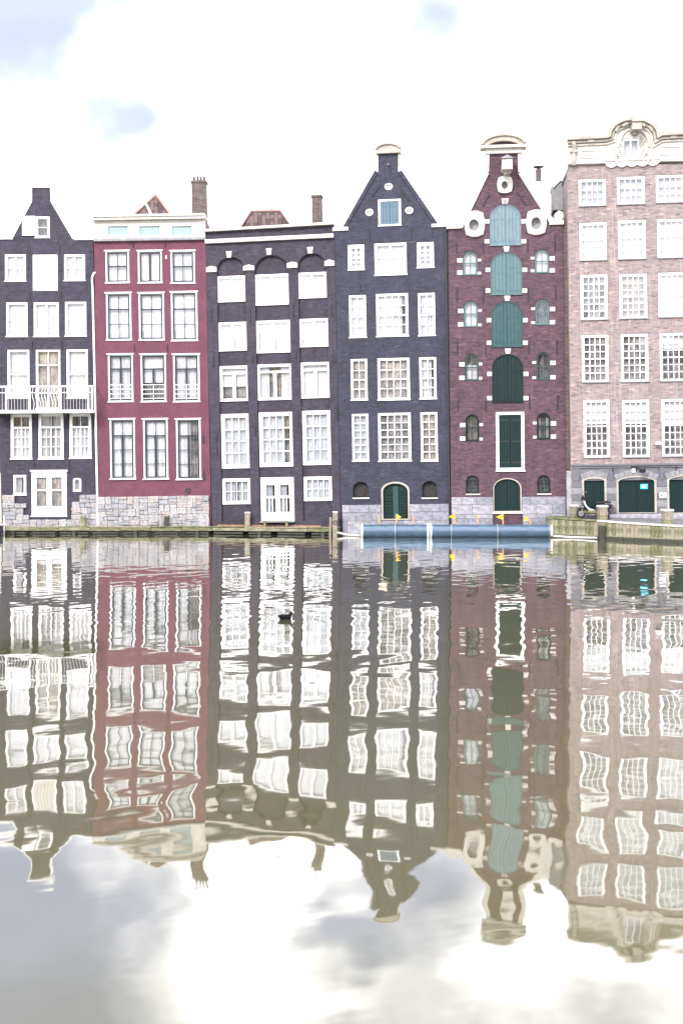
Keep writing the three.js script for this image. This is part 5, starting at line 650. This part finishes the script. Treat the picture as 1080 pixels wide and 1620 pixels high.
{ // scooter behind the bollards, facing left
  const z = 3.42, x = (938 - 540) / F * (DIST - z), t = thing('scooter', 'black motor scooter with a white side stripe parked behind the bollards', 'scooter', [x, 0.955, z]); t.rotation.y = 0.1;
  const wheel = (wx) => { const w = part(t, 'wheel', new THREE.TorusGeometry(0.175, 0.055, 10, 28).translate(wx, 0.23, 0), M.rubber); part(w, 'rim', new THREE.CylinderGeometry(0.13, 0.13, 0.06, 20).rotateX(Math.PI / 2).translate(wx, 0.23, 0), M.steel); part(w, 'hub', new THREE.CylinderGeometry(0.04, 0.04, 0.12, 12).rotateX(Math.PI / 2).translate(wx, 0.23, 0), M.iron); };
  wheel(-0.62); wheel(0.60);
  const prof = (pts, w, b = 0.03) => extr(pts, null, -w / 2, w / 2, b);
  part(t, 'body', prof([[0.05, 0.42], [0.1, 0.34], [0.45, 0.30], [0.86, 0.46], [0.92, 0.62], [0.80, 0.70], [0.30, 0.68], [0.12, 0.60]], 0.30, 0.05), M.blackGloss);
  part(t, 'floorboard', prof([[-0.36, 0.30], [0.16, 0.28], [0.16, 0.35], [-0.32, 0.37]], 0.32, 0.02), M.blackGloss);
  part(t, 'leg_shield', prof([[-0.38, 0.30], [-0.28, 0.34], [-0.40, 0.70], [-0.50, 0.92], [-0.58, 0.92], [-0.56, 0.66]], 0.36, 0.04), M.blackGloss); part(t, 'side_stripe', extr(band([[-0.52, 0.84], [-0.44, 0.62], [-0.26, 0.44], [-0.02, 0.38]], -0.035, 0.035), null, 0.165, 0.19, 0.004), M.white);
  part(t, 'front_fender', prof([[-0.86, 0.40], [-0.74, 0.52], [-0.56, 0.52], [-0.42, 0.40], [-0.50, 0.42], [-0.62, 0.47], [-0.76, 0.42]], 0.16, 0.02), M.blackGloss);
  part(t, 'fork', merge([bar([-0.62, 0.23, 0.07], [-0.50, 0.66, 0.05], 0.022), bar([-0.62, 0.23, -0.07], [-0.50, 0.66, -0.05], 0.022)]), M.steel);
  part(t, 'seat', prof([[0.12, 0.70], [0.82, 0.72], [0.86, 0.80], [0.60, 0.84], [0.40, 0.79], [0.14, 0.79]], 0.27, 0.035), M.rubber);
  part(t, 'headset', prof([[-0.64, 0.90], [-0.44, 0.92], [-0.42, 1.04], [-0.56, 1.10], [-0.66, 1.02]], 0.22, 0.04), M.blackGloss);
  part(t, 'headlight', new THREE.SphereGeometry(0.07, 14, 10).scale(0.5, 1, 1.1).translate(-0.655, 1.0, 0), M.glass);
  const hb = part(t, 'handlebar', tube([[-0.40, 1.06, 0.33], [-0.48, 1.04, 0.16], [-0.50, 1.03, 0], [-0.48, 1.04, -0.16], [-0.40, 1.06, -0.33]], 0.02, 24, 7), M.steel); for (const s of [-1, 1]) { part(hb, 'grip', bar([-0.46, 1.05, s * 0.2], [-0.39, 1.065, s * 0.35], 0.028, 8), M.rubber); }
  for (const s of [-1, 1]) { const m = part(t, 'mirror', new THREE.SphereGeometry(0.07, 12, 8).scale(0.35, 0.7, 1).translate(-0.46, 1.27, s * 0.27), M.steel); part(m, 'mirror_stalk', bar([-0.46, 1.05, s * 0.2], [-0.46, 1.25, s * 0.26], 0.01, 5), M.iron); }
  part(t, 'tail_light', rbox(0.05, 0.08, 0.16, 0.02, 0.94, 0.58, 0), plain([0.35, 0.02, 0.02], 0.25)); part(t, 'exhaust', bar([0.25, 0.22, -0.17], [0.82, 0.28, -0.17], 0.055, 10), M.steel); part(t, 'kickstand', merge([bar([0.1, 0.32, 0.1], [0.16, 0.01, 0.16], 0.015), bar([0.1, 0.32, -0.1], [0.16, 0.01, -0.16], 0.015)]), M.iron);
}
// ---------------------------------------------------------------- water birds
function sdfMesh(bones, size, res) {                         // bones: [ax, ay, az, ar, bx, by, bz, br]
  const mc = new MarchingCubes(res, new THREE.MeshStandardMaterial(), false, false, 60000); mc.isolation = 0;
  for (let k = 0; k < res; k++) for (let j = 0; j < res; j++) for (let i = 0; i < res; i++) {
    const p = [i, j, k].map(v => (v - res / 2) / (res / 2) * size); let d = 0, e = 0;
    for (const [ax, ay, az, ar, bx, by, bz, br] of bones) { const v = [bx - ax, by - ay, bz - az], w = [p[0] - ax, p[1] - ay, p[2] - az], l = v[0] ** 2 + v[1] ** 2 + v[2] ** 2 || 1e-9, t = clamp((v[0] * w[0] + v[1] * w[1] + v[2] * w[2]) / l), q = Math.hypot(w[0] - v[0] * t, w[1] - v[1] * t, w[2] - v[2] * t) - lerp(ar, br, t); e += Math.exp(-q / size * 34); }
    mc.field[i + j * res + k * res * res] = Math.log(Math.max(e, 1e-30)) / 34 * size;
  }
  mc.update(); const n = mc.count, g = new THREE.BufferGeometry(); g.setAttribute('position', new THREE.BufferAttribute(mc.positionArray.slice(0, n * 3).map(v => v * size), 3)); g.setAttribute('normal', new THREE.BufferAttribute(mc.normalArray.slice(0, n * 3), 3)); g.setAttribute('uv', new THREE.BufferAttribute(new Float32Array(n * 2), 2)); return g;
}
function bird(px, py, turn, s, label, bodyM, headM, billM, wingM) {
  const [x, , z] = onWater(px, py), t = thing('water_bird', label, 'bird', [x, 0, z]); t.rotation.y = turn; t.scale.setScalar(s);
  part(t, 'body', sdfMesh([[-0.10, 0.045, 0, 0.060, 0.06, 0.045, 0, 0.075], [-0.10, 0.06, 0, 0.05, -0.19, 0.085, 0, 0.012], [0.08, 0.06, 0, 0.05, 0.125, 0.12, 0, 0.028], [0.125, 0.12, 0, 0.028, 0.135, 0.155, 0, 0.034]], 0.26, 44), bodyM);
  if (headM) part(t, 'head_plumage', new THREE.SphereGeometry(0.038, 16, 12).scale(1.15, 1, 0.95).translate(0.137, 0.158, 0), headM);
  part(t, 'bill', new THREE.ConeGeometry(0.014, 0.05, 8).rotateZ(-Math.PI / 2 - 0.15).translate(0.19, 0.150, 0), billM);
  for (const q of [-1, 1]) { part(t, 'wing', new THREE.SphereGeometry(1, 14, 10).scale(0.115, 0.04, 0.02).rotateZ(-0.1).translate(-0.045, 0.075, q * 0.062), wingM); part(t, 'eye', new THREE.SphereGeometry(0.006, 8, 6).translate(0.155, 0.166, q * 0.033), M.blackGloss); }
}
const feather = plain([0.006, 0.006, 0.009], 0.95, { specularIntensity: 0.3 });
bird(452, 979.5, 0.1, 1.0, 'black coot swimming below the white door reflection', feather, null, M.ivory, plain([0.008, 0.008, 0.012], 0.95, { specularIntensity: 0.3 }));
bird(606, 928, -0.5, 0.85, 'pale duck with a green head swimming near the blue pipe', plain([0.55, 0.45, 0.36], 0.7), plain([0.01, 0.07, 0.04], 0.35), M.yellow, plain([0.40, 0.36, 0.33], 0.7));
// ---------------------------------------------------------------- the row across the water, mirrored in the panes
{
  const kinds = [['tan brick', [0.30, 0.22, 0.13], 14], ['ochre plaster', [0.42, 0.30, 0.13], 16], ['grey stone', [0.26, 0.26, 0.26], 15], ['brown brick', [0.16, 0.10, 0.07], 18], ['cream plaster', [0.46, 0.40, 0.29], 15.5], ['red brick', [0.22, 0.09, 0.06], 17], ['dark slate', [0.10, 0.10, 0.11], 14.5], ['pale yellow brick', [0.40, 0.33, 0.17], 16.5], ['umber brick', [0.14, 0.09, 0.05], 15]];
  const pane = plain([0.05, 0.06, 0.07], 0.08), wg = box(1.5, 2.2, 0.2), fg = extr(rectPts(-0.85, -1.2, 0.85, 1.2), [rectPts(-0.75, -1.1, 0.75, 1.1)], -0.1, 0.1);
  kinds.forEach(([nm, c, ht], i) => { const x = (i - 4) * 13.2, t = thing('opposite_house', nm + ' house in the row across the water, mirrored in window glass', 'house', [x, 1.4, 98]), m = noiseMat(100 + i, c.map(v => v * 0.85), c.map(v => v * 1.12), 4, 0.85, 0);
    part(t, 'wall', box(13, ht, 10, 0, ht / 2, 5), m); part(t, 'roof', extr([[-6.6, ht + 0.002], [6.6, ht + 0.002], [3, ht + 2.6], [-3, ht + 2.6]], null, 0.2, 10), M.tile2);
    for (let r = 0; r * 3.3 + 4 < ht; r++) for (let k = 0; k < 4; k++) { const w = part(t, 'window', fg, M.white, [-4.8 + k * 3.2, 2.2 + r * 3.3, -0.02]); part(w, 'pane', wg, pane, [0, 0, 0.06]); } });
}
scene.traverse(o => { if (o.isMesh) { o.castShadow = o.receiveShadow = true; } });
renderer.render(scene, camera);
